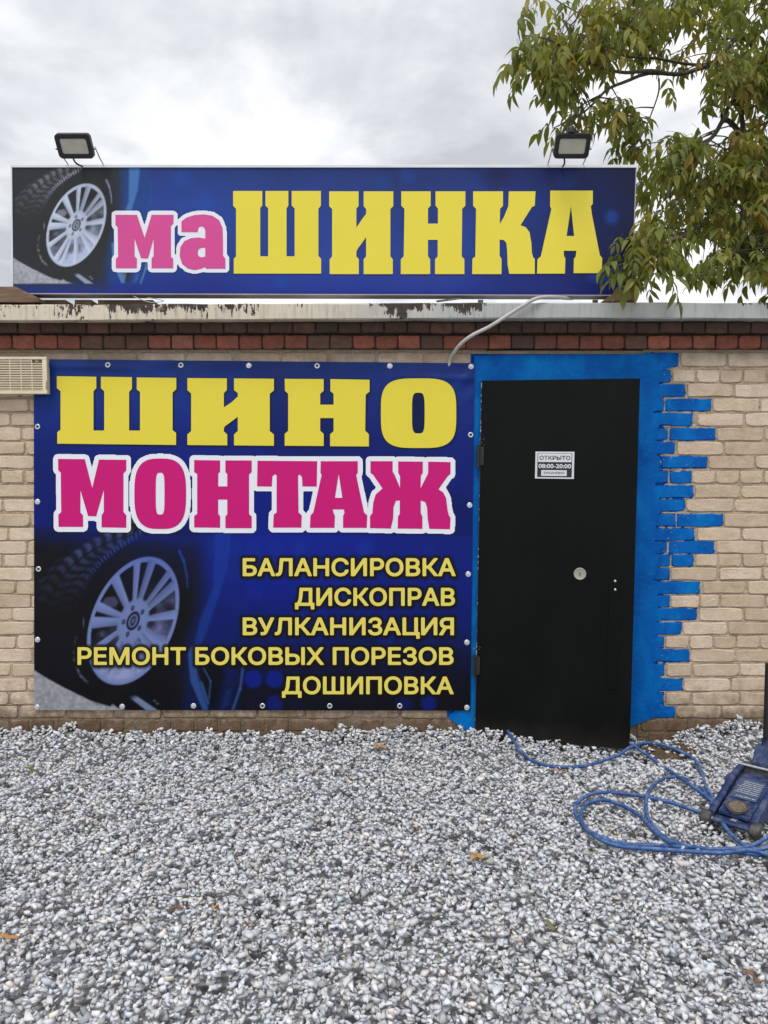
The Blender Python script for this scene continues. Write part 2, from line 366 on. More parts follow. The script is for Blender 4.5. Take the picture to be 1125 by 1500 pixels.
# ------------------------------------------------------------------ ground
def hb(x, y):                                 # gentle unevenness of the gravel bed, in metres
    h = 0.006*np.sin(2.1*x+1.0)*np.cos(1.7*y) + 0.004*np.sin(5.3*x-2.0*y)
    h = h - 0.060*np.clip((-y-0.03)/0.26, 0, 1)                              # banked up against the foot of the wall
    h = h + 0.075*np.clip((x-1.62)/0.4, 0, 1)*np.exp(-(y/0.13)**2)           # heaped against the wall at the right
    h = h - 0.030*np.exp(-((x-1.50)/0.13)**2)*np.exp(-((y+0.02)/0.10)**2)    # scraped hollow beside the door
    h = h - 0.030*np.exp(-((x-1.28)/0.22)**2)*np.exp(-((y+0.24)/0.16)**2)
    h = h + 0.075*np.exp(-((x+1.75)/0.06)**2)*np.exp(-((y)/0.05)**2)         # small heap in a broken brick
    return h
def build_ground():
    m = Mat('gravel_ground')
    vo = m.n.new('ShaderNodeTexVoronoi'); vo.inputs['Scale'].default_value = 42; m.l.new(m.vec('World'), vo.inputs['Vector'])
    c = m.ramp(vo.outputs['Color'], [(0.2, (0.26, 0.26, 0.27)), (0.8, (0.50, 0.50, 0.51))])
    c = m.mix(m.ramp(vo.outputs['Distance'], [(0.45, 0.0), (0.8, 0.7)]), c, (0.16, 0.16, 0.16))
    m.bump(m.math('SUBTRACT', 1.0, vo.outputs['Distance']), 0.8, 0.012); mat = m.fin(c, 0.9, spec=0.2)
    # fine grid under the gravel, coarse skirt out to the horizon
    xs = np.concatenate([[-600, -60, -12, -6], np.linspace(-3.4, 3.4, 140), [6, 12, 60, 600]])
    ys = np.concatenate([[-600, -60, -12, -5], np.linspace(-3.4, 0.2, 80), [3, 8, 60, 900]])
    v = []
    for y in ys:
        for x in xs:
            inside = abs(x) <= 3.41 and -3.41 <= y <= 0.21
            under = abs(x) < 2.60+0.46*y and -2.98 < y      # lies deeper where the loose stones cover it
            v.append((x, y, (float(hb(x, y)) if inside else -0.06) - (0.065 if under else 0.004)))
    nx = len(xs); f = [(j*nx+i, j*nx+i+1, (j+1)*nx+i+1, (j+1)*nx+i) for j in range(len(ys)-1) for i in range(nx-1)]
    o = link('ground', mesh_from('ground', v, f, True), mat); o['kind'] = 'structure'; o['label'] = 'grey gravel yard in front of the brick garage'
build_ground()

# ------------------------------------------------------------------ brick garage
garage = tag(empty('brick_garage', (0, 0, 0)), 'low brick garage of pale bricks with red brick cornice and blue painted doorway', 'garage')
BX0, BX1, BDEP = -3.7, 2.75, 5.0
zc_bot = P(562, 468, -0.14).z; zc_top = P(562, 444.5, -0.14).z
z_r1b, z_r1t = P(562, 487.5, -0.085).z, P(562, 471, -0.085).z
z_r2b, z_r2t = P(562, 511, -0.045).z, P(562, 490.5, -0.045).z
OX0, OX1, OZ1 = P(711, 800).x, P(926, 800).x, P(800, 560).z
w = MB()
REC = 0.0125                                    # joints lie this far behind the brick faces
w.box((BX0, REC, -0.3), (OX0, 0.26, z_r2b)).box((OX1, REC, -0.3), (BX1, 0.26, z_r2b)).box((OX0, REC, OZ1), (OX1, 0.26, z_r2b))
w.box((OX0, 0.02, -0.3), (OX1, 0.26, -0.02))
wall = w.build('wall', M['mortar'], garage)
w = MB()
w.box((BX0, 0.26, -0.3), (BX0+0.25, BDEP, zc_bot)).box((BX1-0.25, 0.26, -0.3), (BX1, BDEP, zc_bot)).box((BX0+0.25, BDEP-0.25, -0.3), (BX1-0.25, BDEP, zc_bot))
w.build('side_wall', M['brick'], garage)
MB().box((BX0+0.25, 0.26, -0.05), (BX1-0.25, BDEP-0.25, 0.005)).build('inner_floor', M['dark'], garage)
MB().box((BX0+0.25, 0.9, 0.005), (BX1-0.25, 0.95, zc_bot)).build('inner_partition', M['dark'], garage)
# cornice bed and coping
MB().box((BX0, -0.036, z_r2b+0.006), (BX1, 0.26, z_r2t+0.004)).box((BX0, -0.068, z_r2t+0.006), (BX1, 0.26, zc_bot-0.001)).build('cornice', M['darkmortar'], garage)
cornice = bpy.data.objects['cornice']
def coping():
    n = 150; v, f = [], []
    prof = [(-0.132, zc_bot), (-0.140, zc_bot+0.004), (-0.140, zc_top-0.006), (-0.133, zc_top), (0.40, zc_top-0.01), (0.40, zc_bot)]
    for i in range(n+1):
        x = BX0-0.04 + (BX1+0.08-BX0)*i/n
        for k, (y, z) in enumerate(prof):
            j = mnoise.noise(Vector((x*3.1, k*2.3, 0)))*0.004 + mnoise.noise(Vector((x*14, k*5.3, 3)))*0.0025
            dz = 0.006*math.sin(x*0.9+0.6) if k < 4 else 0
            v.append((x, y + (j if k in (1, 2) else 0), z + j + dz))
    m = len(prof)
    for i in range(n):
        for k in range(m):
            k2 = (k+1) % m; f.append((i*m+k, i*m+k2, (i+1)*m+k2, (i+1)*m+k))
    f += [tuple(range(m)), tuple(reversed([n*m+k for k in range(m)]))]
    b = MB().add(v, f); return b.build('coping', M['coping'], garage)
coping()
v = MB().add([(BX0, 0.40, zc_top-0.012), (BX1, 0.40, zc_top-0.012), (BX1, BDEP+0.1, zc_top-0.45), (BX0, BDEP+0.1, zc_top-0.45), (BX0, 0.40, zc_bot-0.1), (BX1, 0.40, zc_bot-0.1), (BX1, BDEP+0.1, zc_top-0.6), (BX0, BDEP+0.1, zc_top-0.6)],
    [(0,1,2,3),(7,6,5,4),(4,5,1,0),(5,6,2,1),(6,7,3,2),(7,4,0,3)]).build('roof', M['roofing'], garage)

# bricks ----------------------------------------------------------------------
def brick_mesh(wd, ht, seed, proud=0.0, rough=1.0):
    """irregular rounded brick face, in its own x z plane centred on the face, y = 0 front, reaching back past the joint"""
    rr = random.Random(seed); hw, hh = wd/2, ht/2
    cr_ = min(hh*0.55, 0.010*rr.uniform(0.5, 1.9)*rough); ring = []
    def jit(s): return rr.uniform(-s, s)
    for cxs, czs, a0 in ((1, 1, 0), (-1, 1, 90), (-1, -1, 180), (1, -1, 270)):
        r = cr_*rr.uniform(0.45, 1.5); r = min(r, hh*0.8)
        for da in (0, 45, 90):
            a = math.radians(a0+da)
            ring.append([cxs*(hw-r)+r*math.cos(a)+jit(0.0020*rough), czs*(hh-r)+r*math.sin(a)+jit(0.0018*rough)])
        # points along the following straight side
        nx_ = {0: [(0.33, 1), (-0.33, 1)], 90: [], 180: [(-0.33, -1), (0.33, -1)], 270: []}[a0]
        for fx, sz in nx_: ring.append([fx*hw+jit(0.03), sz*hh+jit(0.0034*rough)])
    n = len(ring); v, f = [], []
    for (x, z) in ring: v.append((x, 0.03, z))
    for (x, z) in ring: v.append((x+jit(0.0006), 0.0030-proud, z))
    ins = 0.0032
    for (x, z) in ring: v.append((x-ins*math.copysign(1, x)*min(1, abs(x)/hw*1.5)+jit(0.001), -proud+jit(0.0011*rough), z-ins*math.copysign(1, z)*min(1, abs(z)/hh*1.4)+jit(0.001)))
    for r in range(2):
        for i in range(n):
            j = (i+1) % n; f.append((r*n+i, r*n+j, (r+1)*n+j, (r+1)*n+i))
    f.append(tuple(2*n+i for i in range(n)))
    # ring runs counter-clockwise seen from -y after mirroring; normals are fixed below
    me = mesh_from('brick', v, f)
    bm = bmesh.new(); bm.from_mesh(me); bmesh.ops.recalc_face_normals(bm, faces=bm.faces)
    cen = sum((fc.normal.y for fc in bm.faces if len(fc.verts) > 4), 0.0)
    if cen > 0: bmesh.ops.reverse_faces(bm, faces=bm.faces)
    bm.to_mesh(me); bm.free()
    return me
PXM = DIST/F_PX
STR, HDR, HGT = 66.5*PXM, 31.5*PXM, 17.6*PXM
LIB = {}
for nm, wd, k in (('s', STR, 12), ('h', HDR, 8)):
    for mt in ('brick', 'blue'):
        LIB[nm, mt] = []
        for i in range(k):
            me = brick_mesh(wd, HGT, 100*len(nm)+i*7+ord(nm), proud=0.0); me.materials.append(M['bluebrick' if mt == 'blue' else mt]); LIB[nm, mt].append(me)
for nm, mt in (('r', 'red'), ('r', 'redbrown'), ('r', 'reddark'), ('r', 'limed')):
    LIB[nm, mt] = []
    for i in range(6):
        me = brick_mesh(30.6*PXM*0.98, 18.6*PXM*0.97 if mt != 'reddark' else 16*PXM, 900+i*13+len(mt), rough=0.7); me.materials.append(M[mt]); LIB[nm, mt].append(me)
stuffv = {'brick': MB(), 'red': MB()}
n_brick = 0
BRK = []
def put_brick(kind, mt, x0, x1, zc, y=0.0, nominal=None, par=None, ht=None, hn=None, shown=True):
    global n_brick
    lib = LIB[kind, mt]; me = random.choice(lib); nominal = nominal or {'s': STR, 'h': HDR}.get(kind, 30.6*PXM*0.98)
    sx = (x1-x0)/nominal*random.choice((1, 1, -1)); sz = (ht/hn if ht else 1.0)*random.uniform(0.96, 1.04)
    loc = Vector(((x0+x1)/2, y + random.uniform(-0.0022, 0.0016), zc + random.uniform(-0.0016, 0.0016)))
    rot = Euler((random.uniform(-.008, .008), random.uniform(-.010, .010), random.uniform(-.008, .008)))
    if not shown:
        Mx = Matrix.LocRotScale(loc, rot.to_quaternion(), Vector((abs(sx), 1, sz)))
        stuffv['red' if kind == 'r' else 'brick'].add([Mx @ v.co for v in me.vertices], [tuple(p.vertices) for p in me.polygons]); return
    o = bpy.data.objects.new('brick', me); COL.objects.link(o); o.location = loc; o.rotation_euler = rot; o.scale = (sx, 1, sz)
    o.parent = par or wall; n_brick += 1
# course centres, in photograph rows, and the brick edges read off beside the door: (row, end of the blue paint, bricks right of it, header?)
ROWS = [(526.7, 994, [(998,1063),(1067,1133)], 0), (551, 983, [(986,1018),(1021,1054),(1056,1087),(1090,1121)], 1), (572, 1004, [(1008,1074),(1077,1143)], 0),
 (593.5, 1042, [(1045,1112),(1115,1182)], 0), (614.7, 1014, [(1023,1089),(1093,1160)], 0), (636, 1048, [(1051,1118),(1121,1188)], 0), (656.5, 989, [(993,1059),(1062,1129)], 0),
 (677, 1036.5, [(1039,1105),(1108,1175)], 0), (698.7, 1013, [(1015,1047),(1050,1083),(1085,1117)], 1), (720, 1016, [(1019,1084),(1087,1153)], 0), (740.5, 1003, [(1006,1074),(1077,1143)], 0),
 (762, 1059, [(1062,1128)], 0), (783, 1017, [(1022,1085),(1088,1154)], 0), (802, 1046.5, [(1050,1115),(1118,1184)], 0), (821, 1016, [(1020,1050),(1053,1086),(1089,1120)], 1),
 (841, 980, [(983,1050),(1055,1115),(1119,1185)], 0), (861, 1025, [(1031,1091),(1097,1163)], 0), (881, 981, [(984,1024),(1026,1053),(1056,1120)], 0), (900, 1021.5, [(1026,1088),(1092,1158)], 0),
 (920.5, 998, [(1001,1065),(1068,1134)], 0), (941, 973, [(976,1008),(1011,1044),(1047,1078),(1080,1112)], 1), (960.6, 1010, [(1013,1076),(1079,1145)], 0), (981.5, 974, [(977,1013),(1016,1082),(1085,1151)], 0),
 (1003, 1000, [(1003,1069),(1072,1138)], 0), (1023.5, 972, [(976,1011),(1015,1082),(1085,1151)], 0), (1043, 988, [(991,1056),(1059,1126)], 0), (1062.5, 0, [(940,974),(977,1006),(1008,1039),(1042,1072),(1075,1106)], 1), (1082, 0, [(950,982),(985,1016),(1019,1050),(1053,1084)], 1)]
BAN = ((49.5, 526), (695, 532), (689, 1041), (50, 1040))
vis_l, vis_r = P(-14, 750).x, P(1139, 750).x
for ri, (yc, bend, right, hdr) in enumerate(ROWS):
    zc = P(562, yc).z; pitch = 34.3 if hdr else 70.2; kind = 'h' if hdr else 's'
    ht = HGT*(1.12 if ri == 0 else 1.0)
    def one(a, b, mt, zc=zc, kd=None, ht=ht):
        xa, xb = P(a, yc).x, P(b, yc).x
        kd = kd or ('h' if (b-a) < 50 else 's'); shown = xb > vis_l and xa < vis_r and zc > -0.03
        BRK.append((xa, xb, zc-ht/2, zc+ht/2, mt == 'blue'))
        put_brick(kd, mt, xa, xb, zc, ht=ht, hn=HGT, shown=shown)
    for a, b in right: one(a, b, 'brick')
    x = right[-1][1] + 3
    while P(x, yc).x < BX1-0.02:                # on to the corner of the garage
        b = x + pitch - 3.5; b = min(b, CX+(BX1-0.002)/PXM); one(x, b, 'brick'); x += pitch
    if bend:                                    # painted bricks back to the smooth paint beside the door
        b = bend; wfirst = right[0][1]-right[0][0]
        while b > 962:
            a = b - (31 if hdr else 66.5)
            if ri in (15, 17, 20, 22, 24): a = b-31
            one(max(a, 944), b, 'blue'); b = a - 3.2
    # row over the banner and rows under it
    if ri == 0:
        x = 690.0
        while P(x, yc).x > BX0+0.02:
            one(max(x-66.5, CX+(BX0+0.002)/PXM), x, 'brick'); x -= 47.0+1.2 if False else 70.0
    elif ri >= 25:
        x = 655.0 if ri == 25 else 664.0
        pt = 70 if ri == 25 else 34.5
        while P(x, yc).x > BX0+0.02:
            wv = pt-3.3
            if ri == 26 and random.random() < 0.12: x -= pt; continue
            if ri == 25 and 80 < x-30 < 110: x -= 34; continue
            one(max(x-wv, CX+(BX0+0.002)/PXM), x, 'brick'); x -= pt
    else:
        LEFT = {3: 41, 4: 13.5, 5: 30, 6: 36, 7: 49, 8: 34, 9: 52, 10: 3, 11: 43, 12: 11, 13: 39, 14: 37, 15: 47, 16: 21, 17: 44, 18: 16, 19: 50, 20: 22, 21: 46, 22: 15, 23: 38, 24: 12}
        j = LEFT.get(ri, 44 - (ri*23 % 30))
        if j < 46: one(j+3.0, min(j+69, 74) if not hdr else j+34, 'brick', kd='h' if (hdr or j > 24) else 's')
        x = float(j)
        while P(x, yc).x > BX0+0.02:
            one(max(x-pitch+3.4, CX+(BX0+0.002)/PXM), x, 'brick'); x -= pitch
    
# pointing between the bricks: uneven, here flush, there crumbled back, with paint smeared past the painted bricks
def vn2(X, Z, f, seed):                        # smooth noise in -1..1 over wall coordinates
    T = np.random.RandomState(seed).rand(97, 97)*2-1; x, z = X*f+400, Z*f+400; xi, zi = np.floor(x).astype(int), np.floor(z).astype(int); u, w_ = x-xi, z-zi; u, w_ = u*u*(3-2*u), w_*w_*(3-2*w_)
    g = lambda i, j: T[(zi+j) % 97, (xi+i) % 97]
    return (g(0, 0)*(1-u)+g(1, 0)*u)*(1-w_) + (g(0, 1)*(1-u)+g(1, 1)*u)*w_
def pointing(x0, x1, z0, z1, step):
    nx, nz = int((x1-x0)/step), int((z1-z0)/step); xs, zs = np.linspace(x0, x1, nx+1), np.linspace(z0, z1, nz+1); X, Z = np.meshgrid(xs, zs)
    h = 0.5*vn2(X, Z, 22, 1) + 0.45*vn2(X, Z, 60, 2) + 0.3*vn2(X, Z, 150, 3) + 0.2*vn2(X, Z, 330, 4)
    y = np.maximum(0.0048-0.0050*h, 0.0012); pa = np.zeros(X.shape); lim = 0.0008+0.006*vn2(X, Z, 45, 5)
    gate = np.clip(0.55+1.5*vn2(X, Z, 16, 6), 0, 1); gate2 = np.clip(0.1+1.5*vn2(X, Z, 19, 7), 0, 1)
    for a, b, c, d, blue in BRK:               # shrinkage cracks along the bricks, deepest underneath
        i0, i1 = np.searchsorted(xs, [a-0.02, b+0.02]); j0, j1 = np.searchsorted(zs, [c-0.02, d+0.02])
        if i1 <= i0 or j1 <= j0: continue
        x, z = X[j0:j1, i0:i1], Z[j0:j1, i0:i1]; dx, dz = np.maximum(a-x, x-b), np.maximum(c-z, z-d); o = np.maximum(dx, dz)
        under = (z < c+0.001)
        g = np.exp(-((o-0.0005)/0.0024)**2)*np.where(under, gate[j0:j1, i0:i1], gate2[j0:j1, i0:i1])
        y[j0:j1, i0:i1] = np.maximum(y[j0:j1, i0:i1], 0.0035+0.0085*g*(g > 0.25))
        if blue: pa[j0:j1, i0:i1] = np.maximum(pa[j0:j1, i0:i1], (o < lim[j0:j1, i0:i1]).astype(float))
    ii = np.arange((nx+1)*(nz+1)).reshape(nz+1, nx+1); q = np.stack([ii[:-1, :-1], ii[:-1, 1:], ii[1:, 1:], ii[1:, :-1]], -1).reshape(-1, 4)
    me = bpy.data.meshes.new('pointing'); me.vertices.add(X.size); me.vertices.foreach_set('co', np.stack([X, y, Z], -1).astype(np.float32).ravel())
    me.loops.add(q.size); me.loops.foreach_set('vertex_index', q.ravel().astype(np.int32)); me.polygons.add(len(q))
    me.polygons.foreach_set('loop_start', np.arange(0, q.size, 4, dtype=np.int32)); me.polygons.foreach_set('loop_total', np.full(len(q), 4, np.int32)); me.polygons.foreach_set('use_smooth', np.ones(len(q), bool))
    at = me.attributes.new('paint', 'FLOAT', 'POINT'); at.data.foreach_set('value', pa.astype(np.float32).ravel()); me.update()
    link('pointing', me, M['mortar'], wall)
zt_ = z_r2b+0.004
pointing(P(940, 700).x, P(1140, 700).x, -0.10, zt_, 0.0030)
pointing(P(1140, 700).x+0.0001, BX1, -0.12, zt_, 0.008)
pointing(P(-14, 700).x, P(62, 700).x, -0.10, zt_, 0.0030)
pointing(BX0, P(-14, 700).x-0.0001, -0.12, zt_, 0.008)
pointing(P(62, 700).x+0.0001, OX0-0.005, -0.12, P(562, 1030).z, 0.0040)
pointing(P(62, 700).x+0.0001, OX0-0.005, P(562, 536).z, zt_, 0.0050)
# red header courses of the cornice
def red_row(zb, zt, y, x0, pitch, top):
    zc = (zb+zt)/2; n = (18.6 if not top else 16)*PXM
    k = -40
    while True:
        a = x0 + k*pitch; k += 1
        xa, xb = P(a+1.1, 500, y).x, P(a+pitch-1.1, 500, y).x
        if xb < BX0 or xa < BX0-0.1: continue
        if xa > BX1-0.02: break
        xb = min(xb, BX1); shown = xb > vis_l and xa < vis_r
        q = random.random()
        mt = 'reddark' if top else ('redbrown' if q < (0.20 if a < 480 else 0.40) else 'red')
        if not top and 248 < a+2 < 285: mt = 'limed'
        put_brick('r', mt, xa, xb, zc, y=y, par=cornice, ht=(zt-zb)*0.93, hn=n*(0.97 if not top else 1.0), shown=shown)
red_row(z_r2b, z_r2t, -0.045, 17.6, 33.25, False)
red_row(z_r1b, z_r1t, -0.078, 26.0, 33.55, True)
if stuffv['brick'].v:
    o = stuffv['brick'].build('brick_course', M['brick'], wall); o['kind'] = 'stuff'
if stuffv['red'].v:
    o = stuffv['red'].build('red_brick_course', M['red'], cornice); o['kind'] = 'stuff'

# smooth blue painted surround of the doorway ---------------------------------
def sheet(polys, y_front, y_back, name, mat, parent, amp=0.0015):
    b = MB()
    for pts in polys:
        vv = [P(x, y, y_front) for x, y in pts]; n = len(vv)
        tri = tessellate_polygon([[Vector((p.x, p.z, 0)) for p in vv]])
        back = [Vector((p.x, y_back, p.z)) for p in vv]
        b.add(vv+back, [tuple(t) for t in tri] + [(i, (i+1) % n, (i+1) % n+n, i+n) for i in range(n)])
    return b.build(name, mat, parent)
rg = random.Random(5)
right_edge = []
y = 545.0
while y < 1046:
    row = min(ROWS, key=lambda r: abs(r[0]-y)); yl = row[0]
    right_edge.append((966 + rg.uniform(-7, 5) + (4 if abs(y-yl) < 6 else -3), y)); y += rg.uniform(5, 9)
right_edge = right_edge + [(962, 1050), (945, 1056), (931, 1061)]
top_poly = [(694.5, 521), (760, 520.2), (840, 519.0), (900, 519.5), (960, 517.6), (988, 517.4), (993, 521), (994.5, 528), (990, 536), (976, 540), (966, 545), (926, 558), (706, 561), (694.5, 561)]
right_poly = [(926, 558.3), (965.8, 545.3)] + right_edge[1:] + [(922, 1064), (924, 800)]
left_poly = [(694.5, 561.2), (711, 561.2), (709, 800), (706, 1086), (698, 1083), (694, 1079), (687, 1077), (681, 1069), (672, 1066), (668, 1058), (660, 1055), (657, 1048), (664, 1043), (668, 1038), (684, 1036), (686, 900), (690, 700)]
sheet([top_poly, right_poly, left_poly], -0.0045, 0.02, 'painted_plaster', M['blue'], garage)
# dirt scraped bare at the foot of the wall
def dirt(name, cxp, cyp, rx, ry, label):
    c = G(cxp, cyp); m = M.setdefault('dirt', simple('bare_brown_soil', (0.085, 0.06, 0.038), 0.95, var=0.5, scale=60, bump=0.8, spec=0.15))
    v = []; f = []; nr, na = 6, 26
    for i in range(nr+1):
        for k in range(na):
            a = 2*math.pi*k/na; r = i/nr*(1+0.2*mnoise.noise(Vector((math.cos(a)*2, math.sin(a)*2, cxp))))
            x, yy = c.x+rx*r*math.cos(a), min(c.y+ry*r*math.sin(a), 0.006)
            v.append((x, yy, float(hb(x, yy))+0.020*(1-r*r)+0.006*mnoise.noise(Vector((x*40, yy*40, 0)))-0.004))
    for i in range(nr):
        for k in range(na):
            k2 = (k+1) % na; f.append((i*na+k, i*na+k2, (i+1)*na+k2, (i+1)*na+k))
    o = MB().add(v, f).build(name, m, smooth=True); o['kind'] = 'structure'; o['label'] = label
dirt('soil_patch', 975, 1086, 0.17, 0.09, 'bare brown soil between the gravel and the wall beside the door')

# ------------------------------------------------------------------ door (part of the garage, standing a little open)
SW = math.radians(12.5); SAG = math.radians(0.75)
hinge_b = P(701, 1079, -0.03); hinge_t = P(705, 557.5, -0.03)
DW, DH, DT = 0.822, hinge_t.z-hinge_b.z, 0.045
door = empty('door', (hinge_t.x+0.000, -0.03, hinge_b.z)); door.parent = garage
door.rotation_mode = 'XYZ'
door_M = Matrix.Rotation(-SW, 4, 'Z') @ Matrix.Rotation(SAG, 4, 'Y')
# sag pivots at the upper hinge: shift so that the top left corner stays put
piv = Vector((0, 0, DH)); shift = piv - door_M @ piv
door_mat = Matrix.Translation(Vector(door.location) + Vector((shift.x, shift.y, 0))) @ door_M
bpy.data.objects.remove(door)
def grid_plate(name, x0, x1, z0, z1, yf, t, nx, nz, fn, mat):
    v, f = [], []
    for j in range(nz+1):
        for i in range(nx+1):
            x, z = x0+(x1-x0)*i/nx, z0+(z1-z0)*j/nz; v.append((x, yf+fn(x, z), z))
    for j in range(nz):
        for i in range(nx): f.append((j*(nx+1)+i, j*(nx+1)+i+1, (j+1)*(nx+1)+i+1, (j+1)*(nx+1)+i))
    n = len(v); ring = [i for i in range(nx+1)] + [j*(nx+1)+nx for j in range(1, nz+1)] + [nz*(nx+1)+i for i in range(nx-1, -1, -1)] + [j*(nx+1) for j in range(nz-1, 0, -1)]
    for r in ring: v.append((v[r][0], yf+t, v[r][2]))
    m = len(ring)
    for k in range(m): f.append((ring[k], n+k, n+(k+1) % m, ring[(k+1) % m]))
    f.append(tuple(n+k for k in range(m)))
    return MB().add(v, f).build(name, mat, smooth=True)
door = grid_plate('door', 0, DW, 0, DH, 0, DT, 24, 50, lambda x, z: 0.0022*mnoise.noise(Vector((x*2.2, z*1.6, 4))) + 0.0006*mnoise.noise(Vector((x*9, z*7, 1))), M['door'])
door.matrix_world = door_mat; door.parent = garage; door['label'] = 'black painted sheet metal door standing slightly open'
door_n = (door_mat.to_3x3() @ Vector((0, -1, 0))).normalized(); door_p0 = door_mat @ Vector((0, 0, 0)); door_inv = door_mat.inverted()
def D(px, py): return door_inv @ hit(px, py, door_p0, door_n)      # pixel -> door-local point
def on_door(mb, name, mat, **k):
    o = mb.build(name, mat, door, **k); return o
# folded edge on the free side, scuffed bare on the hinge side
on_door(MB().box((0.0, -0.0035, 0.0), (0.004, 0.010, DH)), 'hinge_edge', M['blackmetal'])
sc_ = MB()
for k in range(46):
    z = random.choice([random.gauss(1.55, 0.06), random.uniform(0.05, 1.95), random.gauss(0.45, 0.05), random.uniform(1.7, 1.97)])
    if not 0.02 < z < DH-0.02: continue
    l = random.uniform(0.002, 0.020); sc_.box((random.uniform(-0.0005, 0.002), -0.0042, z), (random.uniform(0.0022, 0.0048), -0.0036, z+l))
on_door(sc_, 'worn_edge', M['wornedge'])['kind'] = 'stuff'
for (px, py) in ((705, 668), (705, 975)):
    c = D(px, py); hz = c.z
    hg = on_door(MB().tube([(-0.008, -0.010, hz-0.06), (-0.008, -0.010, hz+0.06)], 0.010, 12).box((-0.004, -0.009, hz-0.05), (0.022, -0.003, hz+0.05)), 'hinge', M['blackmetal'], bevel=0.001)
    for k in range(8):
        pass
    sp_ = MB()
    for k in range(7):
        xx, z0 = random.uniform(-0.012, 0.026), hz + 0.06 + random.uniform(-0.02, 0.05); sp_.box((xx, -0.0052 if xx > 0 else -0.021, z0), (xx+0.003, -0.0036 if xx > 0 else -0.0195, z0+random.uniform(0.001, 0.003)))
    on_door(sp_, 'weld_fleck', M['wornedge'])['kind'] = 'stuff'
c = D(849.5, 840.5)
Rx = Matrix.Translation(c) @ Matrix.Rotation(math.pi/2, 4, 'X')
lock = on_door(MB().lathe([(0.0325, -0.004), (0.0325, 0.004), (0.0300, 0.0062), (0.0270, 0.0050), (0.012, 0.0046)], 32, Rx), 'lock_disc', simple('dull_brass_grey', (0.36, 0.36, 0.30), 0.42, 0.35, var=0.12, scale=60), smooth=True)
kh = MB().box((c.x-0.002, c.y-0.0056, c.z-0.009), (c.x+0.002, c.y-0.0040, c.z+0.009)); o = kh.build('keyhole', M['hole'], lock)
# flat bar handle with two bright screws
h0, h1 = D(890, 851), D(912, 1010)
hx0, hx1 = h0.x, h0.x+0.072
on_door(MB().box((hx0+0.008, -0.0055, h1.z), (hx1-0.010, -0.002, h0.z)), 'pull_plate', M['door'], bevel=0.0012)
for py in (851, 863.5):
    c = D(901, py); Rs = Matrix.Translation((c.x, -0.0035, c.z)) @ Matrix.Rotation(math.pi/2, 4, 'X')
    on_door(MB().lathe([(0.0062, 0), (0.0062, 0.003), (0.0035, 0.0052)], 12, Rs), 'screw', M['washer'], smooth=True)
# angle iron frame in the opening
fr = MB(); t = 0.035
fr.box((OX0-0.004, 0.012, 0.0), (OX0+t, 0.07, OZ1)).box((OX1-t, 0.012, 0.0), (OX1+0.004, 0.07, OZ1)).box((OX0+t, 0.012, OZ1-t), (OX1-t, 0.07, OZ1+0.003))
fr.build('door_frame', M['blackmetal'], garage)

# hours sticker on the door
TXT = {}
def text_mesh(s, offset=0.0, shear=0.0, space=1.0):
    cu = bpy.data.curves.new('t', 'FONT'); cu.body = s; cu.size = 1.0; cu.offset = offset; cu.resolution_u = 4; cu.space_character = space; cu.fill_mode = 'FRONT'
    ob = bpy.data.objects.new('t', cu); COL.objects.link(ob)
    dg = bpy.context.evaluated_depsgraph_get(); me = bpy.data.meshes.new_from_object(ob.evaluated_get(dg))
    v = np.array([(q.co.x, q.co.y) for q in me.vertices]); me.calc_loop_triangles(); t_ = [tuple(x.vertices) for x in me.loop_triangles]
    bpy.data.objects.remove(ob); bpy.data.curves.remove(cu); bpy.data.meshes.remove(me)
    return v, t_
def text_loops(s):                            # closed outlines of the glyphs, in drawing order
    cu = bpy.data.curves.new('t', 'FONT'); cu.body = s; cu.size = 1.0; cu.resolution_u = 5; cu.fill_mode = 'NONE'
    ob = bpy.data.objects.new('t', cu); COL.objects.link(ob)
    dg = bpy.context.evaluated_depsgraph_get(); me = bpy.data.meshes.new_from_object(ob.evaluated_get(dg))
    v = np.array([(q.co.x, q.co.y) for q in me.vertices]); nb = {}
    for e_ in me.edges: nb.setdefault(e_.vertices[0], []).append(e_.vertices[1]); nb.setdefault(e_.vertices[1], []).append(e_.vertices[0])
    seen, loops = set(), []
    for i in range(len(v)):
        if i in seen or i not in nb: continue
        lp, cur = [i], i; seen.add(i)
        while True:                             # follow rising indices so the drawing direction is kept
            nx = [k for k in nb[cur] if k not in seen]
            if not nx: break
            cur = min(nx); seen.add(cur); lp.append(cur)
        if len(lp) > 2: loops.append(v[lp])
    bpy.data.objects.remove(ob); bpy.data.curves.remove(cu); bpy.data.meshes.remove(me)
    return loops
def fit(v, x0, x1, z0, z1, cap=None):         # scale so the text spans x0..x1 and its capitals span z0..z1
    lo, hi = v.min(0), v.max(0); base, top = (0.0, cap) if cap else (lo[1], hi[1])
    return np.stack([x0+(v[:, 0]-lo[0])/(hi[0]-lo[0])*(x1-x0), z0+(v[:, 1]-base)/(top-base)*(z1-z0)], 1)
a, b = D(784.5, 661.5), D(840.5, 701.5)
SXC, SZC, SWD, SHT = (a.x+b.x)/2, (a.z+b.z)/2, (b.x-a.x), (a.z-b.z)
sticker = empty('opening_hours_sticker'); tag(sticker, 'small white and black opening hours sticker on the black door', 'sticker')
st_M = door_mat @ Matrix.Translation((SXC, 0, SZC))
sticker.matrix_world = st_M
def strect(name, x0, x1, z0, z1, d, mat):
    y0 = -0.0040 - d; o = MB().box((x0*SWD, y0, z0*SHT), (x1*SWD, y0+0.0006, z1*SHT)).build(name, mat, sticker); return o
M['paperwhite'] = simple('sticker_white', (0.62, 0.635, 0.68), 0.5, var=0.05); M['inkblack'] = simple('sticker_black', (0.012, 0.012, 0.014), 0.5)
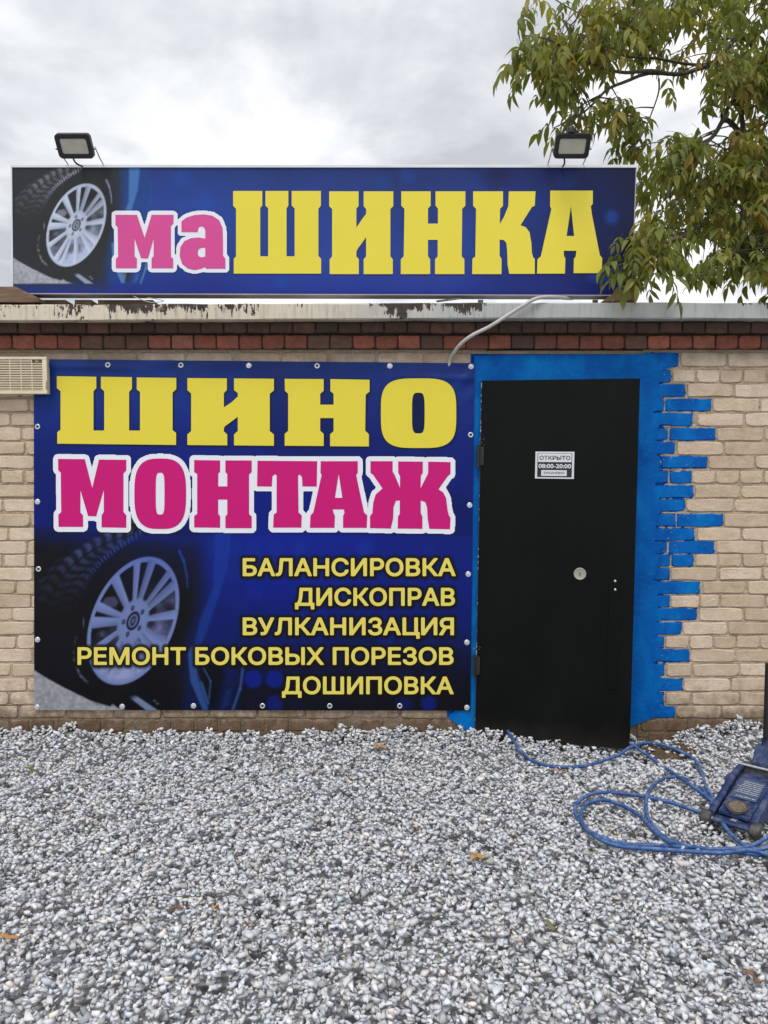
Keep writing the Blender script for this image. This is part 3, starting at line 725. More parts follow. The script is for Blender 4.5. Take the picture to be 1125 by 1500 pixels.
strect('sheet', -.5, .5, -.5, .5, 0.0, M['paperwhite']); strect('black_field', -.445, .445, -.445, .445, 0.0008, M['inkblack'])
strect('white_field', -.43, .43, .115, .43, 0.0016, M['paperwhite']); strect('white_bar', -.34, .315, -.40, -.185, 0.0016, M['paperwhite'])
for s, x0, x1, z0, z1, mt, off in (('ОТКРЫТО', -.395, .40, .195, .35, 'inkblack', 0.018), ('08:00-20:00', -.415, .425, -.115, .045, 'paperwhite', 0.03), ('ЕЖЕДНЕВНО', -.275, .26, -.335, -.245, 'inkblack', 0.012)):
    v2, t2 = text_mesh(s, off); v2 = fit(v2, x0*SWD, x1*SWD, z0*SHT, z1*SHT)
    me = mesh_from('lettering', [(x, -0.0064, z) for x, z in v2], t2); link('lettering', me, M[mt], sticker)

# ------------------------------------------------------------------ printed artwork, worked out per mesh vertex in photograph pixels
def S2L(c):
    c = np.clip(np.asarray(c, float)/255.0, 0, 1); return np.where(c <= 0.04045, c/12.92, ((c+0.055)/1.055)**2.4)
def seg_dist(X, Y, a, b):
    ax, ay = a; bx, by = b; dx, dy = bx-ax, by-ay; L = dx*dx+dy*dy+1e-9
    t = np.clip(((X-ax)*dx+(Y-ay)*dy)/L, 0, 1); return np.hypot(X-ax-t*dx, Y-ay-t*dy)
def poly_sdf(X, Y, pts, reach=20.0):          # signed distance to a polygon, negative inside; far points get +reach
    out = np.full(X.shape, reach); p = np.array(pts, float)
    m = (X > p[:, 0].min()-reach) & (X < p[:, 0].max()+reach) & (Y > p[:, 1].min()-reach) & (Y < p[:, 1].max()+reach)
    x, y = X[m], Y[m]; d = np.full(x.shape, 1e9); ins = np.zeros(x.shape, bool); n = len(p)
    for i in range(n):
        a, b = p[i], p[(i+1) % n]; d = np.minimum(d, seg_dist(x, y, a, b))
        c = ((a[1] > y) != (b[1] > y)) & (x < (b[0]-a[0])*(y-a[1])/(b[1]-a[1]+1e-12)+a[0]); ins ^= c
    out[m] = np.where(ins, -d, d); return out
def over(img, col, a): 
    a = np.clip(a, 0, 1)[..., None]; img[:] = img*(1-a) + np.asarray(col, float)*a
def edge(sd, soft=0.8): return np.clip(0.5 - sd/(2*soft), 0, 1)
def vnoise(X, Y, s, seed):                    # cheap smooth value noise
    r = np.random.RandomState(seed); T = r.rand(64, 64); x, y = X/s, Y/s
    xi, yi = np.floor(x).astype(int), np.floor(y).astype(int); fx, fy = x-xi, y-yi; fx, fy = fx*fx*(3-2*fx), fy*fy*(3-2*fy)
    g = lambda i, j: T[(yi+j) % 64, (xi+i) % 64]
    return (g(0, 0)*(1-fx)+g(1, 0)*fx)*(1-fy) + (g(0, 1)*(1-fx)+g(1, 1)*fx)*fy
def fbm(X, Y, s, seed): return sum(vnoise(X, Y, s/2**k, seed+k)*0.5**k for k in range(4))/1.875

def wheel_picture(img, X, Y, cx, cy, sc, pal):
    """the printed car wheel. X, Y photograph pixels; local units are those of a 3.629x enlargement of the banner"""
    x = (X-cx)/sc*3.629+526; y = (Y-cy)/sc*3.629+470
    P_ = lambda pts, soft=4.0: edge(poly_sdf(x, y, pts, 60), soft)
    nz = fbm(x, y, 60, 5)
    # black wheel arch and tyre
    dk = P_([(-260, -420), (700, -420), (905, -120), (900, 250), (880, 470), (800, 700), (760, 960), (-260, 960)], 60)
    over(img, pal['black'], dk*pal['dk']*np.clip((Y-pal['top'])/45, 0, 1))
    # bodywork to the right of the wheel
    over(img, pal['body'], P_([(850, -300), (1090, -300), (1130, 300), (1060, 640), (1085, 945), (800, 945), (810, 560), (930, 300)], 30)*0.55*pal['bodya'])
    over(img, pal['streak'], P_([(965, -330), (1085, -330), (1030, 180), (985, 330), (905, 560), (880, 610), (850, 600), (880, 470), (955, 280)], 7)*0.75*pal['bodya'])
    over(img, pal['line'], edge(np.abs(poly_sdf(x, y, [(1118, -300), (1135, -300), (1140, 300), (1100, 640), (1090, 600), (1125, 280)], 60)), 3)*0.35*pal['bodya'])
    over(img, pal['line'], P_([(815, 620), (850, 600), (870, 740), (930, 900), (925, 945), (895, 945), (830, 790)], 5)*0.75)
    over(img, pal['black'], P_([(870, 700), (1000, 650), (1010, 760), (960, 935), (930, 930), (875, 760)], 16)*0.9)
    over(img, pal['line'], edge(seg_dist(x, y, (900, 720), (938, 790))-4, 4)*0.8); over(img, pal['line'], edge(seg_dist(x, y, (938, 790), (930, 880))-4, 4)*0.8)
    over(img, pal['line'], edge(seg_dist(x, y, (890, 800), (925, 905))-7, 6)*0.7)
    for q0, q1 in (((1112, 700), (1095, 830)), ((1095, 830), (1055, 945))): over(img, pal['line'], edge(seg_dist(x, y, q0, q1)-7, 5)*0.75)
    over(img, pal['streak'], P_([(985, 945), (1020, 840), (1050, 830), (1040, 900), (1015, 945)], 8)*0.8*nz*1.4)
    # floor stripe, ground
    over(img, pal['stripe'], P_([(500, 872), (535, 862), (665, 950), (600, 950)], 4))
    gsd = poly_sdf(x, y, [(-40, 705), (60, 770), (160, 825), (300, 893), (405, 925), (415, 908), (440, 930), (500, 950), (-40, 952)], 60)
    g = edge(gsd, 3); gg = pal['ground']*(0.82+0.36*fbm(x, y, 16, 9)[..., None]); a = g[..., None]; img[:] = img*(1-a) + gg*a
    # tyre tread: blocks with dark grooves, running round the left shoulder
    tread = [(10, 420), (25, 250), (120, 155), (250, 70), (400, -20), (560, -90), (600, -60), (520, 30), (400, 115), (318, 195), (262, 300), (225, 400), (190, 520), (60, 520)]
    tm = P_(tread, 14)
    ang = np.arctan2(y-560, x-640); rad = np.hypot((x-640)*0.92, y-560)
    ridge = 0.5+0.5*np.sin(ang*62 + 0.045*rad + 2*np.sin(rad*0.05)); lane = np.abs(((rad-415)/56) % 1.0 - 0.5)
    br = np.clip((470-y)/430, 0, 1)**1.2
    tv = (0.25+0.75*np.clip(ridge*1.7-0.35, 0, 1))*np.clip(lane*9, 0.2, 1)*(0.35+0.9*nz)
    tc_ = pal['black']*(1-0.9*br[..., None]*tv[..., None]) + pal['tread']*(0.9*br*tv)[..., None]
    a = tm[..., None]; img[:] = img*(1-a) + tc_*a
    # shoulder sipes, bright little dashes at the edge of the sidewall
    t_s = np.clip((x-250)/310, 0, 1); sh = [(262, 320), (300, 225), (360, 150), (440, 85), (540, 20), (600, -40)]
    ds = np.min([seg_dist(x, y, sh[i], sh[i+1]) for i in range(5)], 0)
    over(img, pal['sipe'], edge(ds-15, 6)*np.clip(0.5+0.9*np.sin(ang*150), 0, 1)*np.clip((330-y)/200, 0.15, 1)*0.85)
    # rim
    s_, t_ = ((x-526)+84*((y-470)/341))/231, (y-470)/341; r = np.hypot(s_, t_); ph = np.arctan2(t_, s_)
    tyre = edge((np.hypot((x-505+80*((y-470)/341))/300, (y-480)/430)-1)*300, 12)
    over(img, pal['black'], tyre*0.9*(1-tm))
    px_ = 230.0
    over(img, pal['rimdark'], edge((r-1.0)*px_, 4))
    over(img, pal['rim'], edge((np.abs(r-0.955)-0.045)*px_, 3))
    # behind the spokes: dark at the upper left, bright barrel at the lower right
    lit = np.clip(0.36+0.75*(0.45*s_+0.9*t_)+0.8*(nz-0.5), 0, 1)**1.5
    inner = pal['black'][None, :]*(1-lit[..., None]) + pal['barrel']*lit[..., None]
    a = edge((r-0.915)*px_, 3)[..., None]; img[:] = img*(1-a) + inner*a
    # caliper
    over(img, pal['caliper'], P_([(380, 345), (430, 340), (450, 370), (435, 395), (360, 410), (355, 380)], 5)*0.8)
    # spokes: seven forked pairs
    n = 14
    for k in range(n):
        a0 = -1.46 + 2*math.pi*k/n + 0.10*math.sin(k*2.1); da = np.angle(np.exp(1j*(ph-a0)))
        wdt = (0.046+0.050*np.clip(r-0.3, 0, 1)) if k % 2 else (0.062+0.050*np.clip(r-0.3, 0, 1))
        sd = np.abs(r*np.sin(da)) - wdt; m_ = edge(sd*px_, 3)*(np.cos(da) > 0)*edge((r-0.95)*px_, 3)
        shd = np.clip(0.86+0.16*np.sin(da*9+0.8)+0.12*(r-0.5)-0.12*(t_ < -0.2)*(s_ > 0), 0.5, 1.08)[..., None]; a = m_[..., None]
        img[:] = img*(1-a) + pal['rim']*shd*a
    over(img, pal['rim'], edge((r-0.345)*px_, 6)); over(img, pal['rim']*0.9, edge((np.abs(r-0.30)-0.012)*px_, 3)*0.6)
    for k in range(5):                          # wheel bolts
        a0 = 0.55 + 2*math.pi*k/5; d = np.hypot(s_-0.215*math.cos(a0)-0.0, t_-0.215*math.sin(a0)); over(img, pal['black'], edge((d-0.040)*px_, 3)*0.8); over(img, pal['rim'], edge((d-0.018)*px_, 3)*0.7)
    over(img, pal['black'], edge((np.abs(r-0.125)-0.022)*px_, 3)*0.9); over(img, pal['rim']*0.75, edge((r-0.10)*px_, 3))
    over(img, pal['black'], edge((np.abs(np.hypot(s_*1.5, t_)-0.058)-0.014)*px_, 3)*0.9)      # plain ring mark on the hub
    # highlights on the sidewall
    for q in ([(772, 100), (795, 150), (812, 230), (815, 290)],):
        for i in range(len(q)-1): over(img, pal['hi'], edge(seg_dist(x, y, q[i], q[i+1])-(7-1.6*i), 5)*0.8)
    for q in ([(222, 560), (208, 620), (214, 690)], [(214, 690), (245, 760), (285, 800)]):
        for i in range(len(q)-1): over(img, pal['hi2'], edge(seg_dist(x, y, q[i], q[i+1])-6, 6)*np.clip(fbm(x, y, 26, 3)*2.2-0.75, 0, 1))
    over(img, pal['hi2'], edge(np.hypot((x-262), (y-478)/6)-4, 3)*0.5)
    for q in ((640, 895), (655, 910)): over(img, pal['hi2'], edge(np.hypot(x-q[0], (y-q[1])*1.6)-9, 6)*0.5)

def make_print(name, corners, Y, step, paint, disp, mat, parent, back=0.0015):
    (tl, tr, br, bl) = [np.array(c, float) for c in corners]
    nx = int(max(tr[0]-tl[0], br[0]-bl[0])/step); ny = int(max(bl[1]-tl[1], br[1]-tr[1])/step)
    u = np.linspace(0, 1, nx+1)[None, :, None]; t = np.linspace(0, 1, ny+1)[:, None, None]
    g = (tl*(1-u)+tr*u)*(1-t) + (bl*(1-u)+br*u)*t
    X, Yp = g[..., 0], g[..., 1]
    img = paint(X, Yp); col = np.ones((ny+1, nx+1, 4), np.float32); col[..., :3] = np.clip(S2L(img)*ILL, 0, 0.9)
    # unproject to the upright plane
    dx = (X-CX)/F_PX; dyc = (CY-Yp)/F_PX; dy = UPV.y*dyc+FWD.y; dz = UPV.z*dyc+FWD.z; k = (Y+DIST)/dy
    wx, wz = dx*k, CAMH+dz*k; wy = np.full(X.shape, Y) - disp(X, Yp)
    v = np.stack([wx, wy, wz], -1).reshape(-1, 3).astype(np.float32)
    ii = np.arange((ny+1)*(nx+1)).reshape(ny+1, nx+1)
    q = np.stack([ii[1:, :-1], ii[1:, 1:], ii[:-1, 1:], ii[:-1, :-1]], -1).reshape(-1, 4)
    me = bpy.data.meshes.new(name); me.vertices.add(len(v)); me.vertices.foreach_set('co', v.ravel())
    me.loops.add(q.size); me.loops.foreach_set('vertex_index', q.ravel().astype(np.int32))
    me.polygons.add(len(q)); me.polygons.foreach_set('loop_start', np.arange(0, q.size, 4, dtype=np.int32)); me.polygons.foreach_set('loop_total', np.full(len(q), 4, np.int32))
    me.polygons.foreach_set('use_smooth', np.ones(len(q), bool))
    at = me.attributes.new('col', 'FLOAT_COLOR', 'POINT'); at.data.foreach_set('color', col.reshape(-1))
    me.update(); me.validate()
    return link(name, me, mat, parent)

# letter outlines read off enlargements of the photograph: (scale, origin) then points
def px(pts, s, ox, oy): return [(x/s+ox, y/s+oy) for x, y in pts]
def sup(x0, x1, y0, y1, n=2.8, k=40):
    cx, cy, a, b = (x0+x1)/2, (y0+y1)/2, (x1-x0)/2, (y1-y0)/2; out = []
    for i in range(k):
        t = 2*math.pi*i/k; c, s = math.cos(t), math.sin(t)
        out.append((cx+a*math.copysign(abs(c)**(2/n), c), cy+b*math.copysign(abs(s)**(2/n), s)))
    return out
A1 = (3.04, 150, 260); A2 = (2.8125, 500, 260)
SIGN = [('syellow', px([(582,60),(712,60),(712,125),(703,136),(703,351),(738,351),(738,138),(726,125),(726,60),(828,60),(828,125),(820,138),(820,351),(856,351),(856,138),(843,125),(843,60),(973,60),(973,126),(962,139),(962,350),(974,362),(974,428),(585,428),(585,362),(595,351),(595,139),(582,126)], *A1), []),
 ('syellow', px([(-50,57),(71,57),(71,118),(62,128),(62,206),(88,168),(102,150),(102,130),(92,118),(92,57),(214,57),(214,118),(202,130),(202,325),(212,337),(212,398),(92,398),(92,337),(102,325),(102,246),(66,296),(62,306),(62,325),(72,337),(72,398),(-48,398),(-48,337),(-38,325),(-38,130),(-50,118)], *A2), []),
 ('syellow', px([(247,57),(368,57),(368,116),(357,128),(357,190),(398,190),(398,128),(388,116),(388,57),(511,57),(511,116),(498,129),(496,325),(507,337),(507,398),(386,398),(386,337),(397,325),(397,257),(357,257),(357,325),(366,337),(366,398),(245,398),(245,337),(257,325),(260,129),(247,116)], *A2), []),
 ('syellow', px([(543,57),(666,57),(666,117),(654,129),(653,192),(670,162),(688,118),(690,57),(800,57),(797,116),(785,122),(738,197),(760,205),(775,225),(783,270),(785,310),(790,328),(797,335),(797,397),(692,397),(685,360),(683,300),(680,270),(670,258),(652,256),(652,322),(660,335),(660,398),(539,398),(540,335),(552,325),(555,129),(543,117)], *A2), []),
 ('syellow', px([(861,54),(1036,54),(1036,108),(1028,118),(1032,150),(1065,320),(1075,332),(1073,394),(957,394),(958,335),(966,325),(968,302),(916,302),(917,322),(923,335),(921,396),(806,396),(808,337),(822,325),(865,130),(860,118)], *A2), px([(946,118),(928,241),(959,241)], *A2)),
 ('spink', px([(58,166),(154,166),(188,268),(219,166),(317,166),(316,205),(305,216),(305,352),(315,362),(315,404),(219,404),(219,360),(228,350),(228,272),(203,360),(172,360),(143,272),(143,350),(154,362),(153,404),(60,404),(60,362),(70,352),(68,222),(58,210)], *A1), []),
 ('spink', px([(352,243),(352,195),(375,178),(410,167),(450,164),(490,170),(520,190),(535,225),(537,280),(537,348),(547,360),(548,406),(462,406),(457,398),(440,406),(410,412),(380,405),(355,385),(344,350),(347,310),(365,283),(395,270),(430,267),(458,272),(458,235),(452,222),(440,217),(428,222),(424,243)], *A1), px([(458,313),(440,313),(428,320),(424,335),(428,350),(440,356),(458,352)], *A1))]
B1 = (3.125, 0, 510); B2 = (1.8145, 70, 535); B3 = (2.96, 340, 510)
BANNER = [('yellow', px([(260,128),(441,131),(441,183),(428,197),(428,377),(477,377),(477,197),(462,184),(462,131),(604,133),(604,186),(591,200),(591,377),(641,377),(641,200),(626,189),(626,134),(807,136),(807,188),(790,203),(790,375),(806,388),(806,443),(262,437),(262,385),(277,373),(277,197),(260,183)], *B1), []),
 ('yellow', px([(371,34),(476,35),(476,66),(468,74),(468,112),(488,99),(505,83),(505,74),(495,66),(495,35),(601,36),(601,67),(590,76),(590,175),(601,184),(601,214),(495,213),(495,184),(505,175),(505,137),(470,163),(468,168),(468,176),(477,184),(477,213),(371,212),(371,184),(381,175),(381,75),(371,66)], *B2), []),
 ('yellow', px([(228,133),(397,134),(397,185),(382,198),(382,245),(440,245),(440,198),(426,186),(426,134),(596,137),(596,188),(579,202),(577,358),(593,373),(593,426),(425,425),(425,373),(440,360),(440,303),(382,303),(382,358),(397,372),(397,424),(228,423),(228,372),(243,358),(243,198),(229,185)], *B3), []),
 ('yellow', px(sup(645, 972, 131, 433, 3.6, 56), *B3), px(sup(780, 835, 193, 370, 4.0, 28), *B3)),
 ('pink', px([(266,507),(388,508),(422,640),(453,510),(578,511),(578,560),(565,573),(565,750),(578,765),(578,822),(465,820),(465,765),(475,750),(475,648),(440,770),(403,768),(368,650),(368,752),(380,765),(380,818),(268,818),(267,762),(280,750),(278,570),(266,558)], *B1), []),
 ('pink', px(sup(615, 852, 505, 828, 3.0, 52), *B1), px(sup(713, 753, 570, 762, 4.0, 28), *B1)),
 ('pink', px([(389,252),(458,253),(458,283),(453,288),(453,322),(477,322),(477,289),(472,284),(472,253),(542,253),(542,284),(535,290),(535,396),(542,402),(542,433),(472,433),(472,402),(477,396),(477,357),(453,357),(453,395),(458,401),(458,432),(389,431),(389,401),(397,395),(397,289),(389,284)], *B2), []),
 ('pink', px([(110,488),(369,490),(367,600),(305,599),(303,560),(294,548),(286,552),(288,712),(302,725),(300,778),(178,778),(180,722),(193,712),(193,552),(185,546),(175,556),(172,600),(108,599)], *B3), []),
 ('pink', px([(384,490),(545,490),(545,540),(538,550),(572,712),(586,725),(584,779),(481,779),(481,728),(487,715),(485,699),(436,699),(440,715),(446,728),(444,779),(337,779),(340,725),(352,712),(388,550),(383,540)], *B3), px([(462,545),(446,649),(478,649)], *B3)),
 ('pink', px([(600,490),(696,490),(696,535),(704,548),(728,605),(728,555),(720,540),(720,491),(827,492),(827,540),(819,552),(817,608),(846,550),(850,540),(850,492),(947,494),(947,545),(935,555),(895,612),(915,625),(928,650),(934,700),(940,725),(947,735),(945,785),(855,783),(848,740),(845,690),(838,668),(818,660),(818,715),(825,730),(825,783),(718,782),(719,730),(727,718),(727,660),(710,662),(700,690),(698,740),(688,782),(598,780),(598,728),(608,715),(612,670),(622,635),(652,608),(612,550),(600,540)], *B3), [])]
LINES = [('БАЛАНСИРОВКА', 355.5, 667.5, 817.5, 844), ('ДИСКОПРАВ', 432, 666.5, 861, 887.5), ('ВУЛКАНИЗАЦИЯ', 355.5, 665, 904.5, 930.5), ('РЕМОНТ БОКОВЫХ ПОРЕЗОВ', 113.5, 664.5, 948, 974), ('ДОШИПОВКА', 413, 664.5, 991, 1017)]
WORDS = []                                     # (distance field, grid) of every word of the small print
def clip_poly(pts, vals, lim, below):          # keep the part of a polygon where the field is below / above lim
    out = []; n = len(pts)
    for i in range(n):
        p, q, a, b = pts[i], pts[(i+1) % n], vals[i]-lim, vals[(i+1) % n]-lim
        if not below: a, b = -a, -b
        if a <= 0: out.append((p, vals[i]))
        if (a < 0) != (b < 0) and a != b:
            t = a/(a-b); out.append(((p[0]+(q[0]-p[0])*t, p[1]+(q[1]-p[1])*t), vals[i]+(vals[(i+1) % n]-vals[i])*t))
    return [o[0] for o in out], [o[1] for o in out]
def band(sd, xs, ys, lo, hi):                  # polygons covering lo < field < hi
    polys = []; c = np.stack([sd[:-1, :-1], sd[:-1, 1:], sd[1:, 1:], sd[1:, :-1]], -1); mn, mx = c.min(-1), c.max(-1)
    for j, i in zip(*np.nonzero((mn < hi) & (mx > lo))):
        pts = [(xs[i], ys[j]), (xs[i+1], ys[j]), (xs[i+1], ys[j+1]), (xs[i], ys[j+1])]; v = list(c[j, i])
        if mx[j, i] > hi: pts, v = clip_poly(pts, v, hi, True)
        if pts and min(v) < lo: pts, v = clip_poly(pts, v, lo, False)
        if len(pts) >= 3: polys.append(pts)
    return polys
def polys_object(polys, Y, name, mat, parent):
    v, f = [], []
    for p in polys:
        f.append(tuple(range(len(v), len(v)+len(p)))); v += [P(x, y, Y) for x, y in p]
    me = mesh_from(name, v, f); bm = bmesh.new(); bm.from_mesh(me); bmesh.ops.remove_doubles(bm, verts=bm.verts, dist=2e-5)
    bmesh.ops.recalc_face_normals(bm, faces=bm.faces)
    if sum(fc.normal.y*fc.calc_area() for fc in bm.faces) > 0: bmesh.ops.reverse_faces(bm, faces=bm.faces)
    bm.to_mesh(me); bm.free(); return link(name, me, mat, parent)
def word_field(loops, step=0.85, pad=9):       # signed distance to the inked area; overlapping strokes count once
    al = np.concatenate(loops); xs = np.arange(al[:, 0].min()-pad, al[:, 0].max()+pad, step); ys = np.arange(al[:, 1].min()-pad, al[:, 1].max()+pad, step); X, Y = np.meshgrid(xs, ys)
    d = np.full(X.shape, 99.0); wind = np.zeros(X.shape, int)
    for lp in loops:
        for k in range(len(lp)):
            p, q = lp[k], lp[(k+1) % len(lp)]; i0, i1 = np.searchsorted(xs, [min(p[0], q[0])-8, max(p[0], q[0])+8]); j0, j1 = np.searchsorted(ys, [min(p[1], q[1])-8, max(p[1], q[1])+8])
            sub = d[j0:j1, i0:i1]; np.minimum(sub, seg_dist(X[j0:j1, i0:i1], Y[j0:j1, i0:i1], p, q), out=sub)
            if p[1] == q[1]: continue
            ja, jb = np.searchsorted(ys, [min(p[1], q[1]), max(p[1], q[1])])
            if jb > ja:
                xc = p[0]+(ys[ja:jb]-p[1])*(q[0]-p[0])/(q[1]-p[1]); wind[ja:jb] += np.where(xs[None, :] < xc[:, None], 1 if q[1] > p[1] else -1, 0)
    return np.where(wind != 0, -d, d), xs, ys
BOLD = 0.95                                    # the print is bolder than the font: grow the strokes by this many photograph pixels
for s_line, x0, x1, y0, y1 in LINES:
    cap = text_mesh('Н')[0][:, 1].max(); words = s_line.split(' ')
    full, _ = text_mesh(s_line); lo, hi = full[:, 0].min(), full[:, 0].max(); adv = 0
    for k, wd in enumerate(words):
        pre, _ = text_mesh(' '.join(words[:k+1])); lps = text_loops(wd)
        shift_x = pre[:, 0].max()-max(l[:, 0].max() for l in lps)
        sx = (x1-x0-2*BOLD)/(hi-lo); sy = (y1-y0-2*BOLD)/cap
        WORDS.append(word_field([np.stack([x0+BOLD+(l[:, 0]+shift_x-lo)*sx, y1-BOLD-l[:, 1]*sy], 1) for l in lps]))
def blur(a, n, it=2):
    for _ in range(it):
        c = np.cumsum(np.pad(a, ((n+1, n), (0, 0)), mode='edge'), 0); a = (c[2*n+1:]-c[:-2*n-1])/(2*n+1)
        c = np.cumsum(np.pad(a, ((0, 0), (n+1, n)), mode='edge'), 1); a = (c[:, 2*n+1:]-c[:, :-2*n-1])/(2*n+1)
    return a
V3 = lambda *c: np.array(c, float)
def lerp_stops(t, stops):
    xs = [s[0] for s in stops]; return np.stack([np.interp(t, xs, [s[1][k] for s in stops]) for k in range(3)], -1)
def paint_banner(X, Y):
    global XS_, YS_
    XS_, YS_ = X[X.shape[0]//2, :], Y[:, X.shape[1]//2]
    n = fbm(X, Y, 150, 21); img = lerp_stops(Y, [(525, (24, 48, 112)), (560, (18, 44, 118)), (640, (6, 30, 112)), (740, (3, 24, 118)), (850, (3, 24, 118)), (920, (4, 22, 96)), (970, (8, 16, 54)), (1010, (9, 11, 28)), (1040, (9, 9, 20))])
    img *= (0.72+0.56*n)[..., None]
    over(img, (16, 70, 150), np.clip(n-0.52, 0, 1)*1.0*np.clip((640-Y)/80, 0, 1))
    over(img, (8, 12, 40), 0.75*np.clip((120-X)/70, 0, 1)*np.clip((Y-765)/40, 0, 1))
    over(img, (2, 30, 150), 0.5*np.exp(-((X-420)/170)**2-((Y-800)/120)**2))
    for (bx, by, br_, a) in ((276, 804, 12, .30), (308, 802, 12, .32), (340, 804, 13, .36), (340, 838, 12, .2), (372, 804, 12, .15), (440, 803, 12, .28), (536, 803, 12, .26), (630, 810, 12, .12), (371, 995, 13, .85), (402, 995, 13, .85), (402, 1030, 12, .55), (628, 1030, 12, .65), (590, 1030, 12, .25), (566, 938, 12, .3), (610, 655, 12, .18), (240, 560, 18, .2), (350, 550, 16, .15)):
        over(img, (14, 62, 165) if by < 900 else (6, 30, 140), edge(np.hypot(X-bx, Y-by)-br_, 2.5)*a)
    rb = np.random.RandomState(8)
    for by in (700, 803, 838, 871, 906, 940, 960, 995, 1030):
        for bx in range(276, 690, 32):
            a_ = rb.rand()
            if a_ > 0.45: over(img, (8, 52, 160) if by < 930 else (6, 30, 130), edge(np.hypot(X-bx, Y-by)-12, 3)*(a_-0.42)*0.55)
    pal = dict(top=765, black=V3(7, 8, 14), dk=0.93, body=V3(4, 30, 110), streak=V3(22, 66, 160), line=V3(52, 92, 165), bodya=0.75, stripe=V3(112, 128, 162), ground=V3(150, 152, 160), tread=V3(74, 88, 138), sipe=V3(44, 66, 130),
               rim=V3(112, 128, 182), rimdark=V3(40, 48, 78), barrel=V3(132, 140, 200), caliper=V3(74, 78, 118), hi=V3(38, 78, 170), hi2=V3(150, 160, 190))
    wheel_picture(img, X, Y, 195, 909.5, 1.0, pal)
    low = np.clip((Y-955)/50, 0, 1); rim_m = edge((np.hypot(((X-195)*3.629+84*(Y-909.5)*3.629/341)/231, (Y-909.5)*3.629/341)-0.93)*60, 3)
    over(img, (168, 178, 205), 0.62*low*rim_m*(img.sum(-1) > 150))
    over(img, (10, 40, 160), 0.38*np.clip((880-Y)/110, 0, 1)*(X > 60)*np.clip((X-90)/120, 0, 1)*(Y > 785))
    # white outlines of the magenta word
    d = np.full(X.shape, 30.0)
    for c, o, h in BANNER:
        if c == 'pink': d = np.minimum(d, poly_sdf(X, Y, o, 20))
    over(img, (10, 10, 30), edge(d-7.2, 1.4)*0.5)
    d2 = np.full(X.shape, 30.0)
    for c, o, h in BANNER:
        if c == 'yellow':
            d2 = np.minimum(d2, poly_sdf(X-0.8, Y-1.2, o, 20))
    over(img, (8, 12, 40), edge(d2-1.0, 1.6)*0.55)
    for sd, xs, ys in WORDS:                   # soft dark halo behind the small print
        i0, i1 = np.searchsorted(XS_, [xs[0], xs[-1]]); j0, j1 = np.searchsorted(YS_, [ys[0], ys[-1]])
        gx, gy = np.clip((X[j0:j1, i0:i1]-xs[0])/(xs[1]-xs[0]), 0, len(xs)-1.01), np.clip((Y[j0:j1, i0:i1]-ys[0])/(ys[1]-ys[0]), 0, len(ys)-1.01)
        ii, jj = gx.astype(int), gy.astype(int); d = np.clip(sd[jj, ii], -5, 12)
        over(img[j0:j1, i0:i1], (14, 12, 14), np.clip((7.5-d)/5.0, 0, 1)*0.96)
    return img
def paint_sign(X, Y):  # the pale wash of reflected sky is baked into the sign's colours
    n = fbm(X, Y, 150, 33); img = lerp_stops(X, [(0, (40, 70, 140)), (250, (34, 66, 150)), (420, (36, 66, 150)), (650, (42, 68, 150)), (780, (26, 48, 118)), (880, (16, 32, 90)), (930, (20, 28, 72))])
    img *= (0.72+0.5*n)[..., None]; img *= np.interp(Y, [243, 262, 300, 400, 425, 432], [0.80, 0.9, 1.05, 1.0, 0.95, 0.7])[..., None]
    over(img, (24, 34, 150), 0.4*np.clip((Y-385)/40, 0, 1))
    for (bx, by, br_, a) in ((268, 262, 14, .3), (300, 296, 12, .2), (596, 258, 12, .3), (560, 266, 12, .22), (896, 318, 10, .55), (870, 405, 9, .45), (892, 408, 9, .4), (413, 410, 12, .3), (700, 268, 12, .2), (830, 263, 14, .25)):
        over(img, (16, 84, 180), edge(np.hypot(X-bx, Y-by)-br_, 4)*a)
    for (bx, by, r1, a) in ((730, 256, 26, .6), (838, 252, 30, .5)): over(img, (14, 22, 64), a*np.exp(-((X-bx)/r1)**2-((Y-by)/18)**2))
    pal = dict(top=100, black=V3(44, 46, 48), dk=0.95, body=V3(26, 72, 140), streak=V3(86, 134, 200), line=V3(104, 150, 205), bodya=1.0, stripe=V3(150, 162, 188), ground=V3(166, 170, 180), tread=V3(138, 144, 156), sipe=V3(168, 178, 200),
               rim=V3(192, 203, 226), rimdark=V3(110, 120, 140), barrel=V3(186, 196, 232), caliper=V3(140, 148, 164), hi=V3(158, 176, 208), hi2=V3(222, 226, 232))
    wheel_picture(img, X, Y, 111.7, 329.7, 0.648, pal)
    d = np.full(X.shape, 30.0)
    for c, o, h in SIGN:
        if c == 'spink': d = np.minimum(d, poly_sdf(X, Y, o, 20))
    over(img, (20, 24, 60), edge(d-5.6, 1.2)*0.35)
    return img
def disp_banner(X, Y):                        # slack in the vinyl: puckers along the laced top edge, a pulled corner
    top = np.exp(-((Y-530)/10)**2); d = 0.0055*top*(np.sin(X/17.0+np.sin(X/39.0)*1.5)*0.5+0.5)
    for gx in (158, 265, 364, 464, 571): d += -0.0022*np.exp(-((X-gx)/12)**2-((Y-535)/9)**2)
    d += 0.0060*np.exp(-((X-686)/11)**2)*np.exp(-((Y-556)/26)**2)*np.sin((X+1.4*Y)/8.5)
    d += 0.0050*np.exp(-((Y-543-0.03*(X-300))/5.0)**2)*np.clip(np.sin(X/95.0+0.6), 0, 1)
    return d + 0.0007*np.sin(X/61.0)*np.sin(Y/83.0)
def disp_sign(X, Y): return 0.0012*np.sin(X/140.0)*np.sin(Y/60.0) + 0.0022*np.exp(-((X-905)/16)**2)*np.sin((X*0.9-Y*0.12)/5.5)*np.clip((Y-270)/60, 0, 1)
